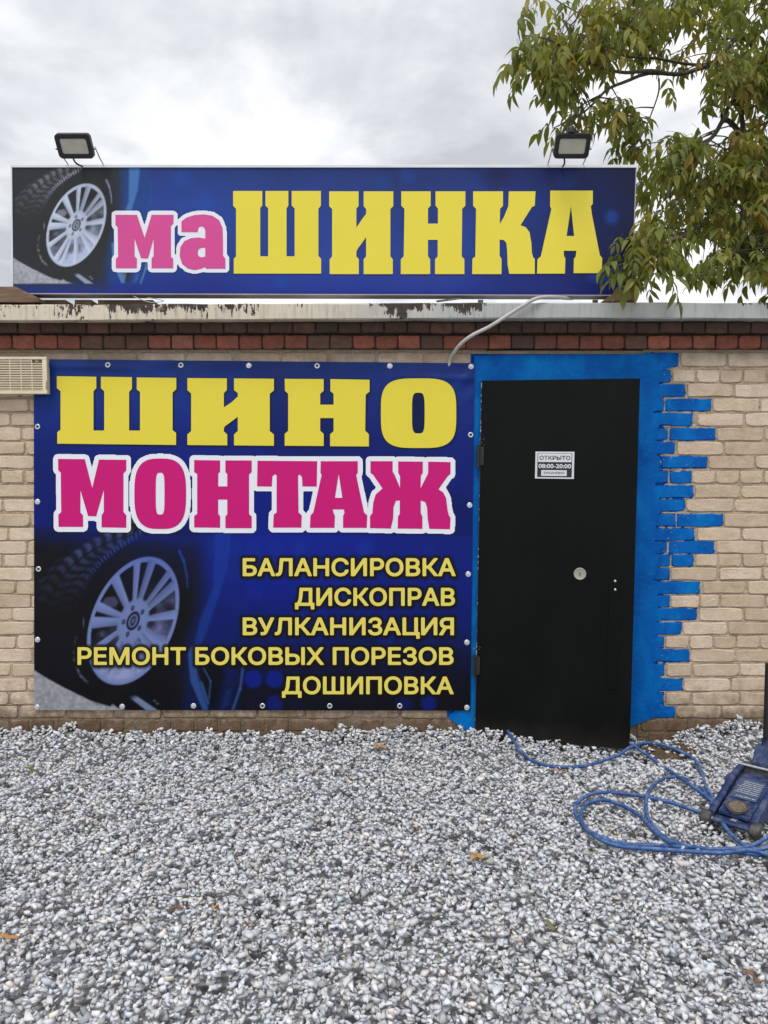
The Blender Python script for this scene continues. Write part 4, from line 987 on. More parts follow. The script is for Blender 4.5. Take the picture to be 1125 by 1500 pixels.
def letters(defs, Y, disp, parent, off):
    for c, o, h in defs:
        loops = [o]+([h] if h else [])
        flat = [q for l in loops for q in l]
        tri = tessellate_polygon([[Vector((q[0], q[1], 0)) for q in l] for l in loops])
        v = []
        for (a, b) in flat: v.append(P(a, b, Y-off))
        n = len(v); faces = [tuple(t) for t in tri]
        b = MB(); b.add(v, faces); ob = b.build('letter', M[c], parent); 
        me = ob.data
        if sum(p.normal.y*p.area for p in me.polygons) > 0: me.flip_normals()

BY = -0.014
banner = empty('banner'); tag(banner, 'large dark blue vinyl banner with yellow and magenta lettering, screwed to the pale brick wall', 'banner')
make_print('sheet', BAN, BY, 1.2, paint_banner, disp_banner, M['print'], banner)
letters(BANNER, BY, disp_banner, banner, 0.0034)
for sd, xs, ys in WORDS: polys_object(band(sd, xs, ys, -99, BOLD), BY-0.0022, 'word', M['textyellow'], banner)
M['outline'] = ink('white_outline_ink', lin(240, 243, 252, ILL))
def word_outline(defs, col, width, Y, parent, step=1.7):
    pts = [o for c, o, h in defs if c == col]; hol = [h for c, o, h in defs if c == col and h]
    ax = [q[0] for o in pts for q in o]; ay = [q[1] for o in pts for q in o]
    xs = np.arange(min(ax)-12, max(ax)+12, step); ys = np.arange(min(ay)-12, max(ay)+12, step); X, Y_ = np.meshgrid(xs, ys); d = np.full(X.shape, 30.0)
    for o in pts: d = np.minimum(d, poly_sdf(X, Y_, o, 20))
    for h in hol: d = np.maximum(d, -poly_sdf(X, Y_, h, 20))
    polys_object(band(d, xs, ys, -2.0, width), Y, 'letter_outline', M['outline'], parent)
word_outline(BANNER, 'pink', 6.6, BY-0.0022, banner)
def edge_strip(name, corners, Yf, Yb, mat, parent):
    b = MB(); q = [P(x, y, Yf) for x, y in corners]; r = [Vector((p.x, Yb, p.z)) for p in q]
    b.add(q+r, [(i, (i+1) % 4, (i+1) % 4+4, i+4) for i in range(4)] + [(7, 6, 5, 4)]); return b.build(name, mat, parent)
edge_strip('hem', [(BAN[0][0]+.3, BAN[0][1]+.3), (BAN[1][0]-.3, BAN[1][1]+.3), (BAN[2][0]-.3, BAN[2][1]-.3), (BAN[3][0]+.3, BAN[3][1]-.3)], BY+0.0012, BY+0.007, simple('banner_edge', (0.05, 0.07, 0.2), 0.5), banner)
GROM = [(158, 534.5, 1), (265, 535, 1), (364.5, 535.5, 0), (464.5, 536, 1), (571, 536, 0), (690, 537, 0), (55, 625, 1), (55, 735, 0), (56.5, 833.5, 1), (55, 937, 0), (54.5, 1036, 0), (689.5, 637, 1), (688, 740, 0), (686, 841, 0), (684, 941, 0), (684, 1036.5, 0), (179, 1035, 0), (283.5, 1034, 0), (384.5, 1034, 1), (483, 1034, 1), (585.5, 1034, 1)]
for gx, gy, ring in GROM:
    c = P(gx, gy, BY-0.0008-float(disp_banner(np.array(gx), np.array(gy)))); Rg = Matrix.Translation(c) @ Matrix.Rotation(math.pi/2, 4, 'X')
    R_ = 0.0150 if not ring else 0.0145
    g = MB().lathe([(R_, -0.002), (R_, 0.0022), (R_*0.85, 0.0038), (R_*0.55, 0.0030), (R_*0.5, 0.0012)], 18, Rg).build('grommet', M['washer'], banner, smooth=True)
    if ring: MB().lathe([(R_*0.5, 0.0), (R_*0.47, 0.0020), (R_*0.1, 0.0016)], 12, Rg).build('hole', M['hole'], g)
    else: MB().lathe([(R_*0.62, 0.001), (R_*0.58, 0.0050), (R_*0.3, 0.0066)], 10, Rg).build('screw_head', M['washer'], g, smooth=True)

# ------------------------------------------------------------------ roof sign, a shallow light box
SY = -0.055; SC = ((17.2, 244.6), (931.6, 245), (925.5, 432.4), (19, 429.5))
box_sign = empty('roof_sign'); tag(box_sign, 'long dark blue light box sign with yellow and pink lettering standing on the roof edge', 'sign')
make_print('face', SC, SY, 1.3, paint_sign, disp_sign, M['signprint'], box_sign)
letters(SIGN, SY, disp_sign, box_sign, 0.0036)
word_outline(SIGN, 'spink', 5.2, SY-0.0024, box_sign)
def quad_box(name, corners, y0, y1, mat, parent, bevel=0.0):
    q = [P(x, y, y0) for x, y in corners]; r = [Vector((p.x, y1, p.z)) for p in q]
    return MB().add(q+r, [(0, 1, 2, 3), (7, 6, 5, 4)]+[(i, i+4, (i+1) % 4+4, (i+1) % 4) for i in range(4)]).build(name, mat, parent, bevel=bevel)
quad_box('cabinet', ((17.6, 245.2), (931.2, 245.6), (925.2, 431.8), (19.4, 429)), SY+0.006, SY+0.08, M['whitemetal'], box_sign)
quad_box('top_frame', ((15.2, 240.8), (932.8, 241.2), (932.8, 245.4), (15.2, 245.0)), SY-0.006, SY+0.082, M['whitemetal'], box_sign, 0.0015)
quad_box('bottom_frame', ((18.0, 429.2), (926.2, 432.0), (926.2, 433.4), (18.4, 431.0)), SY-0.005, SY+0.085, M['greymetal'], box_sign, 0.0015)
quad_box('side_frame', ((15.4, 245.2), (17.4, 245.2), (19.2, 429.0), (17.2, 429.0)), SY-0.005, SY+0.081, M['whitemetal'], box_sign)
quad_box('side_frame', ((931.4, 245.6), (932.8, 245.6), (926.6, 431.8), (925.2, 431.8)), SY-0.003, SY+0.081, M['greymetal'], box_sign)

# blocks under the sign
def block(name, pts, y0, y1, mat, label, cat, rot=0.0, bevel=0.004):
    q = [P(x, y, y0) for x, y in pts]; z0 = min(p.z for p in q)
    r = [Vector((p.x+rot, y1, p.z)) for p in q]; n = len(q)
    b = MB().add(q+r, [tuple(range(n)), tuple(reversed(range(n, 2*n)))]+[(i, i+n, (i+1) % n+n, (i+1) % n) for i in range(n)])
    o = b.build(name, mat, None, bevel=bevel); return tag(o, label, cat)
block('wooden_plank', [(-60, 419.5), (22, 419.5), (56, 436), (58, 442.8), (-60, 443)], -0.125, 0.30, M['wood'], 'weathered plank end under the left corner of the roof sign', 'plank')
block('timber_block', [(906, 425.0), (930, 423), (932, 441.5), (882, 442), (886, 438)], -0.10, 0.10, simple('reddish_timber', (0.15, 0.088, 0.062), 0.85, var=0.45, scale=40, bump=0.5), 'reddish brown timber block under the right corner of the roof sign', 'block')
def prop(x0, x1, label):
    a, b = P(x0, 434.8, 0.0), P(x1, 434.8, 0.0); zb = zc_top-0.012
    o = MB().box((a.x, 0.0, zb), (b.x, 0.11, P(x0, 434.6, SY).z-0.004)).build('timber_block', M['wood'], None, bevel=0.003); tag(o, label, 'block')
prop(58, 96, 'dark wooden support right beside the weathered plank under the sign'); prop(109, 134, 'short dark support under the sign below the printed tyre'); prop(143, 224, 'long dark support under the sign below the pink letters'); 
# metal feet at the right
for x0 in (868, 700):
    a = P(x0, 434, 0.03); MB().box((a.x, 0.03, zc_top-0.008), (a.x+0.03, 0.033, P(x0, 436.5, SY).z+0.01)).build('mounting_strap', M['steel'], box_sign)
# thin wire under the sign at the left
MB().tube(smooth_path([P(196, 434, -0.06), P(205, 438, -0.075), P(222, 443, -0.10), P(240, 440.5, -0.09), P(216, 436, -0.05)], 6), 0.0022, 6).build('sign_wire', M['cable'], None, smooth=True)
tag(bpy.data.objects['sign_wire'], 'thin loose wire hanging under the left part of the roof sign', 'wire')
# grey supply cable over the coping down behind the banner
cab = [P(838, 437, 0.0), P(828, 436.6, -0.06), P(806, 434.8, -0.13), P(785, 437.5, -0.165), P(764, 449, -0.168), P(742, 463, -0.165), P(716, 479, -0.155), P(692, 491, -0.135), P(676, 503, -0.105), P(666, 515, -0.06), P(660, 526, -0.02), P(657.5, 536, -0.006)]
tag(MB().tube(smooth_path(cab, 8), 0.0098, 12).build('power_cable', M['cable'], None, smooth=True), 'grey cable curving from the roof sign over the coping to the banner', 'cable')
tag(MB().tube(smooth_path([P(640, 441.5, 0.02), P(652, 440, -0.02), P(664, 438.2, -0.03), P(676, 436.6, -0.02)], 6), 0.006, 8).build('cable_stub', M['cable'], None, smooth=True), 'short grey cable end under the middle of the roof sign', 'cable')

# ------------------------------------------------------------------ floodlights on the sign
def floodlight(xc, label, knob):
    y_top, y_bot = -0.245, -0.170
    top = P(xc, 196.5, y_top); bot = P(xc, 232.5, y_bot); top.x = bot.x = (top.x+bot.x)/2; foot_z = P(562, 242.6, SY).z
    root = empty('floodlight', (top.x, SY+0.05, foot_z)); tag(root, label, 'floodlight', 'floodlights on the roof sign')
    up = (top-bot); H = up.length; upn = up.normalized(); right = Vector((1, 0, 0)); nrm = right.cross(upn)   # nrm points away from the camera
    if nrm.y < 0: nrm = -nrm
    Wd = 50.5*(DIST-0.2)/F_PX; c = (top+bot)/2
    Mx = Matrix((right.to_4d(), nrm.to_4d(), upn.to_4d(), (0, 0, 0, 1))).transposed(); Mx.translation = c
    for r in range(3): Mx[3][r] = 0
    def rr(hw, hh, r, k=5):
        out = []
        for sx, sz, a0 in ((1, 1, 0), (-1, 1, 90), (-1, -1, 180), (1, -1, 270)):
            for i in range(k+1):
                a = math.radians(a0+90*i/k); out.append((sx*(hw-r)+r*math.cos(a), sz*(hh-r)+r*math.sin(a)))
        return out
    hw, hh = Wd/2, H/2; b = MB()
    # housing: rounded tray with a raised rim
    o_, i_ = rr(hw, hh, 0.020), rr(hw-0.022, hh-0.022, 0.010); n = len(o_)
    v = [Mx @ Vector((x, 0.0, z)) for x, z in o_] + [Mx @ Vector((x, 0.0, z)) for x, z in i_] + [Mx @ Vector((x, 0.012, z)) for x, z in i_] + [Mx @ Vector((x, 0.026, z)) for x, z in o_] + [Mx @ Vector((x*0.93, 0.034, z*0.93)) for x, z in o_]
    f = []
    for a_, b_ in ((0, 1), (1, 2), (3, 0), (4, 3)):
        for i in range(n): f.append((a_*n+i, a_*n+(i+1) % n, b_*n+(i+1) % n, b_*n+i))
    f += [tuple(4*n+i for i in range(n)), tuple(2*n+i for i in range(n))]
    hs = b.add(v, f).build('housing', M['lamphouse'], None); keep(hs, root)
    fins = MB()
    for k in range(9): fins.box((-hw*0.8+k*hw*0.2, 0.034, -hh*0.7), (-hw*0.8+k*hw*0.2+0.003, 0.044, hh*0.7), Mx)
    keep(fins.build('cooling_fin', M['lamphouse'], None), root)
    g = rr(hw-0.0225, hh-0.0225, 0.010); vv = [Mx @ Vector((x, 0.004, z)) for x, z in g]+[Mx @ Vector((x, 0.010, z)) for x, z in g]
    keep(MB().add(vv, [tuple(range(n)), tuple(reversed(range(n, 2*n)))]+[(i, i+n, (i+1) % n+n, (i+1) % n) for i in range(n)]).build('lens', M['lens'], None), root)
    # U bracket from the side bolts down to the sign top
    pv = [Mx @ Vector((s*(hw+0.006), 0.018, -hh*0.25)) for s in (-1, 1)]; base_y = SY+0.02
    br_ = MB()
    for s, p in zip((-1, 1), pv):
        q = Vector((p.x - s*0.003, base_y, foot_z+0.002)); d = (q-p)
        br_.tube([p+Vector((0, 0, 0.012)), p+d*0.5, q], 0.0032, 6)
    br_.tube([Vector((pv[0].x+0.003, base_y, foot_z+0.004)), Vector((pv[1].x-0.003, base_y, foot_z+0.004))], 0.0032, 6)
    keep(br_.build('bracket', M['steel'], None, smooth=True), root)
    for s, p in zip((-1, 1), pv): keep(MB().tube([p-Vector((s*0.012, 0, 0)), p+Vector((s*0.007, 0, 0))], 0.007, 10).build('bolt', M['steel'], None, smooth=True), root)
    kx = -hw*0.35
    st = Mx @ Vector((kx, 0.03, -hh*0.9)); keep(MB().tube(smooth_path([st, st+Vector((0.01, 0.02, -0.03)), Vector((st.x+0.02, SY+0.04, foot_z+0.004))], 6), 0.0045, 8).build('lead', M['blackcable'], None, smooth=True), root)
    if knob:
        k0 = Mx @ Vector((kx*0.4, 0.034, hh+0.008)); keep(MB().lathe([(0.020, -0.016), (0.021, 0.004), (0.017, 0.018), (0.006, 0.023)], 14, Matrix.Translation(k0)).build('light_sensor', M['lamphouse'], None, smooth=True), root)
floodlight(108.5, 'black floodlight on a bracket above the printed wheel at the left of the roof sign', False)
floodlight(838.5, 'black floodlight with a round sensor above the last letters at the right of the sign', True)

# ------------------------------------------------------------------ beige air vent housing on the wall
def vent():
    yF = -0.075; X = lambda p: P(p, 550, yF).x; Z = lambda p: P(562, p, yF).z
    x0, x1, z0, z1 = X(-86), X(68.5), Z(577), Z(522.5)
    root = empty('air_conditioner', ((x0+x1)/2, 0, z0)); tag(root, 'beige slatted air conditioner front cut off by the left picture edge', 'air conditioner')
    gx0, gx1, gz0, gz1 = X(-78), X(62), Z(573.0), Z(526.5)
    fr = MB()
    # frame bars; the right one is chipped near its foot
    fr.box((x0, yF, gz1), (x1, yF+0.022, z1)).box((x0, yF, z0), (x1, yF+0.022, gz0)).box((x0, yF, gz0), (gx0, yF+0.022, gz1))
    keep(fr.build('frame', M['beige'], None, bevel=0.003), root)
    pr = [(gx1, gz0), (x1, gz0), (x1-0.002, gz0+0.004), (x1-0.008, gz0+0.014), (x1-0.006, gz0+0.030), (x1-0.007, gz0+0.045), (x1, gz0+0.058), (x1, gz1), (gx1, gz1)]
    keep(MB().prism(pr, 0.022, Matrix.Translation((0, yF+0.0005, 0))).build('side_bar', M['beige'], None), root)
    keep(MB().box((x0+0.004, yF+0.022, z0+0.004), (x1-0.010, 0.004, z1-0.004)).build('casing', M['beige'], None), root)
    keep(MB().box((gx0, yF+0.0212, gz0), (gx1, yF+0.0216, gz1)).build('filter', M['filter'], None), root)  # sheet coloured as the shade behind the slats
    n = 13; pt = (gz1-gz0)/n
    for k in range(n):
        zc = gz0 + (k+0.5)*pt; xe = gx1 if k < n-1 else X(47)
        R = Matrix.Translation((0, yF+0.009, zc)) @ Matrix.Rotation(math.radians(24), 4, 'X')
        keep(MB().box((gx0, -0.0075, -0.0036), (xe, 0.0075, 0.0036), R).build('slat', M['beige'], None, bevel=0.0008, seg=1), root)
    for p in (-65, -49, -33, -17, -1.5, 14.3, 30.5, 46.5):
        keep(MB().box((X(p)-0.002, yF+0.002, gz0), (X(p)+0.002, yF+0.018, gz1)).build('divider', M['beige'], None), root)
    bd = MB().box((X(47.2), yF+0.001, gz1-0.016), (X(62), yF+0.0046, gz1-0.001)).build('badge', M['badge'], None); keep(bd, root)
    keep(MB().box((X(52), yF-0.0002, gz1-0.012), (X(57), yF+0.0008, gz1-0.007)).build('emblem', M['steel'], None), root)
vent()

# ------------------------------------------------------------------ box elder at the right, beside the end of the garage
def mat_leaf(name, dark, mid, light, tint):
    m = Mat(name); r = m.rnd(); a = m.attr('var')
    v = m.math('FRACT', m.math('ADD', r, a.outputs['Fac']))
    c = m.ramp(v, [(0.0, dark), (0.5, mid), (0.86, light), (1.0, tint)])
    c = m.mix(m.ramp(m.noise(30, 4, 0.6, 'World'), [(0.3, 0.0), (0.8, 0.35)]), c, mid)
    m.fin(c, 0.5, spec=0.35)
    tr = m.n.new('ShaderNodeBsdfTranslucent'); hs = m.mix(1.0, c, (1.5, 1.35, 0.55), 'MULTIPLY'); m.l.new(hs, tr.inputs[0])
    ad = m.n.new('ShaderNodeMixShader'); ad.inputs[0].default_value = 0.5; out = m.n['Material Output']
    m.l.new(m.b.outputs[0], ad.inputs[1]); m.l.new(tr.outputs[0], ad.inputs[2]); m.l.new(ad.outputs[0], out.inputs[0])
    return m.m
M['leaf'] = mat_leaf('box_elder_leaf', (0.10, 0.130, 0.032), (0.19, 0.220, 0.058), (0.28, 0.29, 0.075), (0.37, 0.27, 0.095))
M['bark'] = simple('grey_brown_bark', (0.085, 0.07, 0.055), 0.9, var=0.4, scale=30, bump=0.8)
def leaflet(mb, base, d, side, L, W, droop, rr):
    """lance shaped leaflet folded along its midrib and bending down toward its tip"""
    n = 4; pts_l, pts_m, pts_r = [], [], []
    d = d.normalized(); s = side.normalized(); p = Vector(base); prof = (0.06, 0.42, 0.5, 0.30, 0.0)
    for i in range(n+1):
        t = i/n; wv = prof[i]*W; cup = Vector((0, 0, 1))*wv*0.45
        pts_m.append(Vector(p)); pts_l.append(p - s*wv + cup); pts_r.append(p + s*wv + cup)
        d = (d + Vector((0, 0, -droop*(0.25+0.35*t)))).normalized(); p = p + d*(L/n)
    v = []; 
    for i in range(n): v += [pts_l[i], pts_m[i], pts_r[i]]
    v.append(pts_m[n]); f = []
    for i in range(n-1):
        a = 3*i; f += [(a, a+1, a+4, a+3), (a+1, a+2, a+5, a+4)]
    a = 3*(n-1); f += [(a, a+1, a+3), (a+1, a+2, a+3)]
    mb.add(v, f)
def compound_leaf(seed):
    rr = random.Random(seed); mb = MB(); n = rr.choice((3, 5, 5, 5)); L = rr.uniform(0.12, 0.17)
    d = Vector((1, 0, 0.12)); p = Vector((0, 0, 0)); path = [Vector(p)]
    for i in range(5):
        d = (d + Vector((0, 0, -0.20))).normalized(); p = p + d*(L/5); path.append(Vector(p))
    mb.tube(path, 0.0011, 3, False)
    order = [(5, 0, 1.0)] + ([(4, 1, .9), (4, -1, .9)] if n >= 3 else []) + ([(2, 1, .95), (2, -1, .95)] if n == 5 else [])
    for idx, sgn, k in order:
        dd = Vector((1, 0, -0.35)) if sgn == 0 else Vector((0.55+rr.uniform(-.15, .15), sgn*0.75, -0.25+rr.uniform(-.15, .1)))
        sd = dd.cross(Vector((0, 0, 1))); sd = sd + Vector((0, 0, rr.uniform(-.35, .35)))
        leaflet(mb, path[idx], dd, sd, 0.102*k*rr.uniform(0.85, 1.25), 0.037*k*rr.uniform(0.75, 1.15), rr.uniform(0.7, 1.4), rr)
    me = mesh_from('leaf', mb.v, mb.f); me.materials.append(M['leaf'])
    at = me.attributes.new('var', 'FLOAT', 'POINT'); at.data.foreach_set('value', np.zeros(len(mb.v), np.float32)); return me
LEAVES = [compound_leaf(300+i) for i in range(14)]
tree = empty('box_elder_tree', (3.35, 0.9, 0)); tag(tree, 'leafy olive green tree overhanging the right end of the roof', 'tree')
TB = Vector((3.35, 0.9, -0.1))
limbs = []
def limb(name, pts, r0, r1, n=7):
    q = smooth_path(pts, n); m = len(q); rad = [r0+(r1-r0)*(i/(m-1))**0.8 for i in range(m)]
    q = [p + Vector((mnoise.noise(p*3), mnoise.noise(p*3+Vector((9, 0, 0))), mnoise.noise(p*3+Vector((0, 9, 0)))))*0.03 if 0 < i else p for i, p in enumerate(q)]
    limbs.append((q, rad)); keep(MB().tube(q, rad, 9).build(name, M['bark'], None, smooth=True), tree); return q
tq = limb('trunk', [TB, TB+Vector((-0.05, 0.02, 0.9)), TB+Vector((-0.16, 0.05, 1.9)), TB+Vector((-0.28, 0.06, 2.9)), TB+Vector((-0.30, 0.1, 3.9)), TB+Vector((-0.15, 0.15, 5.0))], 0.16, 0.05)
L0 = limb('branch', [tq[14], P(1108, 330, 0.75), P(1095, 240, 0.55), P(1080, 150, 0.45), P(1043, 200, 0.25), P(1020, 240, 0.1)], 0.028, 0.005)
limb('branch', [tq[14], P(1108, 250, 0.7), P(1070, 180, 0.5), P(1044, 200, 0.3), P(1010, 240, 0.05), P(975, 290, -0.1)], 0.026, 0.004)
limb('branch', [tq[20], P(1110, 80, 0.7), P(1040, 98, 0.5), P(990, 108, 0.35), P(925, 108, 0.2), P(870, 95, 0.1), P(810, 60, 0.0), P(765, 50, -0.05)], 0.022, 0.0025)
limb('branch', [P(1035, 100, 0.5), P(960, 90, 0.4), P(905, 78, 0.3), P(850, 20, 0.3), P(810, -10, 0.3)], 0.010, 0.003)
limb('branch', [P(1000, 106, 0.38), P(910, 122, 0.2), P(870, 150, 0.1), P(840, 172, 0.05), P(812, 190, 0.02)], 0.012, 0.0025)
limb('branch', [P(965, 118, 0.3), P(966, 140, 0.25), P(955, 170, 0.2), P(938, 210, 0.15), P(920, 228, 0.1)], 0.006, 0.002)
limb('branch', [tq[12], P(1085, 330, 0.5), P(1030, 330, 0.2), P(990, 350, -0.05), P(950, 365, -0.2), P(912, 385, -0.28)], 0.018, 0.003)
limb('branch', [tq[13], P(1120, 300, 0.3), P(1080, 360, 0.1), P(1050, 400, -0.05), P(1010, 405, -0.1)], 0.018, 0.003)
limb('branch', [tq[22], P(1150, -40, 0.9), P(1080, -80, 0.8), P(980, -60, 0.6), P(900, -40, 0.5), P(830, -40, 0.4)], 0.022, 0.004)
limb('branch', [tq[18], TB+Vector((0.5, 0.1, 3.1)), TB+Vector((1.1, 0.1, 3.6)), TB+Vector((1.6, 0.0, 3.7))], 0.05, 0.008)
limb('branch', [tq[20], TB+Vector((-0.2, 0.8, 3.6)), TB+Vector((-0.3, 1.5, 4.2))], 0.05, 0.008)
limb('branch', [tq[22], TB+Vector((0.5, -0.5, 4.5)), TB+Vector((0.9, -0.9, 4.9))], 0.045, 0.008)
allp = np.array([tuple(p) for q, r in limbs[1:] for p in q]); 
def inpoly(x, y, poly):
    c = False; n = len(poly)
    for i in range(n):
        (x0, y0), (x1, y1) = poly[i], poly[(i+1) % n]
        if (y0 > y) != (y1 > y) and x < (x1-x0)*(y-y0)/(y1-y0)+x0: c = not c
    return c
sprays = []                                    # (point, leaves, tightness)
rl = random.Random(23)
def fill(poly, n, y0, y1, size, holes=()):
    xs = [p[0] for p in poly]; ys = [p[1] for p in poly]; k = 0; g = 0
    while k < n and g < n*60:
        g += 1; x, y = rl.uniform(min(xs), max(xs)), rl.uniform(min(ys), max(ys))
        if not inpoly(x, y, poly): continue
        if any(((x-h[0])/h[2])**2+((y-h[1])/h[3])**2 < 1 for h in holes): continue
        sprays.append((P(x, y, rl.uniform(y0, y1)), size)); k += 1
HOLES = [(1032, 52, 18, 18), (1000, 128, 34, 20), (1000, 165, 30, 22), (985, 185, 22, 26), (930, 150, 14, 20), (1062, 195, 18, 14), (1095, 160, 8, 8), (905, 180, 25, 30), (1030, 355, 26, 22), (1005, 390, 22, 30), (1035, 262, 12, 12), (962, 352, 8, 8), (1022, 285, 12, 12), (955, 60, 10, 8)]
fill([(812, 5), (900, -25), (965, -20), (960, 40), (930, 85), (895, 72), (850, 92), (815, 92), (803, 70), (798, 40)], 32, -0.1, 0.6, 7, HOLES)
fill([(757, 50), (785, 44), (805, 55), (805, 85), (775, 92), (759, 72)], 7, -0.1, 0.2, 5)
fill([(772, -14), (800, -16), (800, -2), (776, 0)], 2, 0.0, 0.3, 5)
fill([(790, 112), (822, 98), (850, 104), (872, 118), (820, 124), (806, 132)], 8, -0.1, 0.2, 5)
fill([(800, 170), (822, 165), (848, 160), (862, 168), (806, 190)], 5, 0.15, 0.3, 4)
fill([(885, 150), (930, 140), (940, 160), (930, 180), (890, 172)], 6, 0.0, 0.3, 6)
fill([(905, 216), (935, 205), (945, 215), (920, 226)], 3, 0.0, 0.3, 4)
fill([(930, -25), (1210, -40), (1210, 130), (1120, 140), (1050, 70), (1010, 85), (960, 100), (935, 80)], 62, 0.0, 1.1, 7, HOLES)
fill([(1040, 75), (1210, 60), (1210, 320), (1120, 320), (1070, 235), (1060, 150)], 72, 0.0, 1.2, 7, HOLES)
fill([(950, 205), (1075, 205), (1130, 300), (1130, 360), (1065, 345), (1030, 320), (985, 350), (945, 345), (938, 290), (946, 240)], 52, -0.15, 0.8, 7, HOLES)
fill([(935, 335), (985, 335), (980, 385), (965, 395), (945, 395), (938, 370)], 16, -0.28, 0.3, 6, HOLES)
fill([(915, 365), (940, 345), (942, 378), (928, 390), (914, 385)], 5, -0.32, -0.24, 4)
fill([(1030, 380), (1070, 350), (1130, 330), (1210, 330), (1210, 400), (1100, 398), (1020, 395), (1015, 385)], 40, -0.15, 0.7, 7, [(1040, 425, 22, 12)])
# the rest of the crown, outside the picture
for k in range(300):
    a, h, r = rl.uniform(0, 6.283), rl.uniform(2.4, 6.2), rl.uniform(0.4, 1.9)
    p = TB + Vector((0.2+r*math.cos(a)*1.1, r*math.sin(a)*0.9, h)); 
    d = p-CAMP; u = CX+F_PX*d.x/d.dot(FWD); v_ = CY-F_PX*d.dot(UPV)/d.dot(FWD)
    if 690 < u < 1140 and -25 < v_ < 760: continue
    sprays.append((p, 7))
leafM = []; tw = MB()
for p, size in sprays:
    d2 = ((allp-np.array(p))**2).sum(1)+0.08*np.abs(allp[:, 2]-p.z); q = Vector(allp[int(np.argmin(d2))])
    mid = (p+q)/2 + Vector((0, 0, 0.06*(p-q).length)); path = smooth_path([q, mid, p], 4)
    tw.tube(path, [0.0048-0.0030*i/(len(path)-1) for i in range(len(path))], 4, False)
    for k in range(size):
        a = rl.uniform(0, 6.283); off = Vector((rl.gauss(0, .035), rl.gauss(0, .05), rl.gauss(0.01, .035)))
        sc = rl.uniform(0.5, 1.05); e = Euler((rl.uniform(-.35, .35), rl.uniform(-0.1, 0.75), a))
        leafM.append(Matrix.LocRotScale(p+off, e.to_quaternion(), Vector((sc, sc, sc))))
keep(tw.build('twigs', M['bark'], None), tree); bpy.data.objects['twigs']['kind'] = 'stuff'
def key(m):
    d = m.translation-CAMP; z = d.dot(FWD); u = CX+F_PX*d.x/z; v_ = CY-F_PX*d.dot(UPV)/z
    return (not (0 < u < 1120 and 5 < v_ < 430), z)
leafM.sort(key=key)
inv = parent_world(tree).inverted()
for i, m in enumerate(leafM[:300]):
    o = bpy.data.objects.new('leaf', LEAVES[i % len(LEAVES)]); COL.objects.link(o); o.parent = tree; o.matrix_local = inv @ m
fv, ff, fa = [], [], []; base = 0
LV = [(np.array([tuple(v.co) for v in me.vertices]), [tuple(p.vertices) for p in me.polygons]) for me in LEAVES]
for i, m in enumerate(leafM[300:]):
    v, f = LV[i % len(LV)]; A = np.array(m); fv.append(v @ A[:3, :3].T + A[:3, 3]); ff += [tuple(j+base for j in t) for t in f]; fa.append(np.full(len(v), rl.random())); base += len(v)
me = bpy.data.meshes.new('foliage'); me.from_pydata(np.concatenate(fv).tolist(), [], ff)
at = me.attributes.new('var', 'FLOAT', 'POINT'); at.data.foreach_set('value', np.concatenate(fa).astype(np.float32))
o = link('foliage', me, M['leaf']); keep(o, tree); o['kind'] = 'stuff'

# ------------------------------------------------------------------ trolley jack
M['jackblue'] = None
def mat_jack():
    m = Mat('scuffed_blue_enamel'); a = m.noise(22, 6, 0.65, 'World'); b = m.noise(90, 5, 0.7, 'World')
    c = m.ramp(a, [(0.3, (0.008, 0.022, 0.085)), (0.7, (0.020, 0.046, 0.145))])
    c = m.mix(m.ramp(a, [(0.46, 0.0), (0.70, 0.65)]), c, (0.15, 0.155, 0.185)); c = m.mix(m.ramp(b, [(0.62, 0.0), (0.72, 0.7)]), c, (0.10, 0.085, 0.075))
    m.bump(b, 0.15, 0.002); return m.fin(c, m.ramp(a, [(0.3, 0.38), (0.7, 0.65)]), spec=0.4)
M['jackblue'] = mat_jack()
M['iron'] = simple('greasy_cast_iron', (0.075, 0.072, 0.07), 0.6, 0.2, var=0.6, scale=45, bump=0.4)
M['rubber'] = simple('brown_rubber_pad', (0.15, 0.115, 0.08), 0.8, var=0.4, scale=70, bump=0.5)
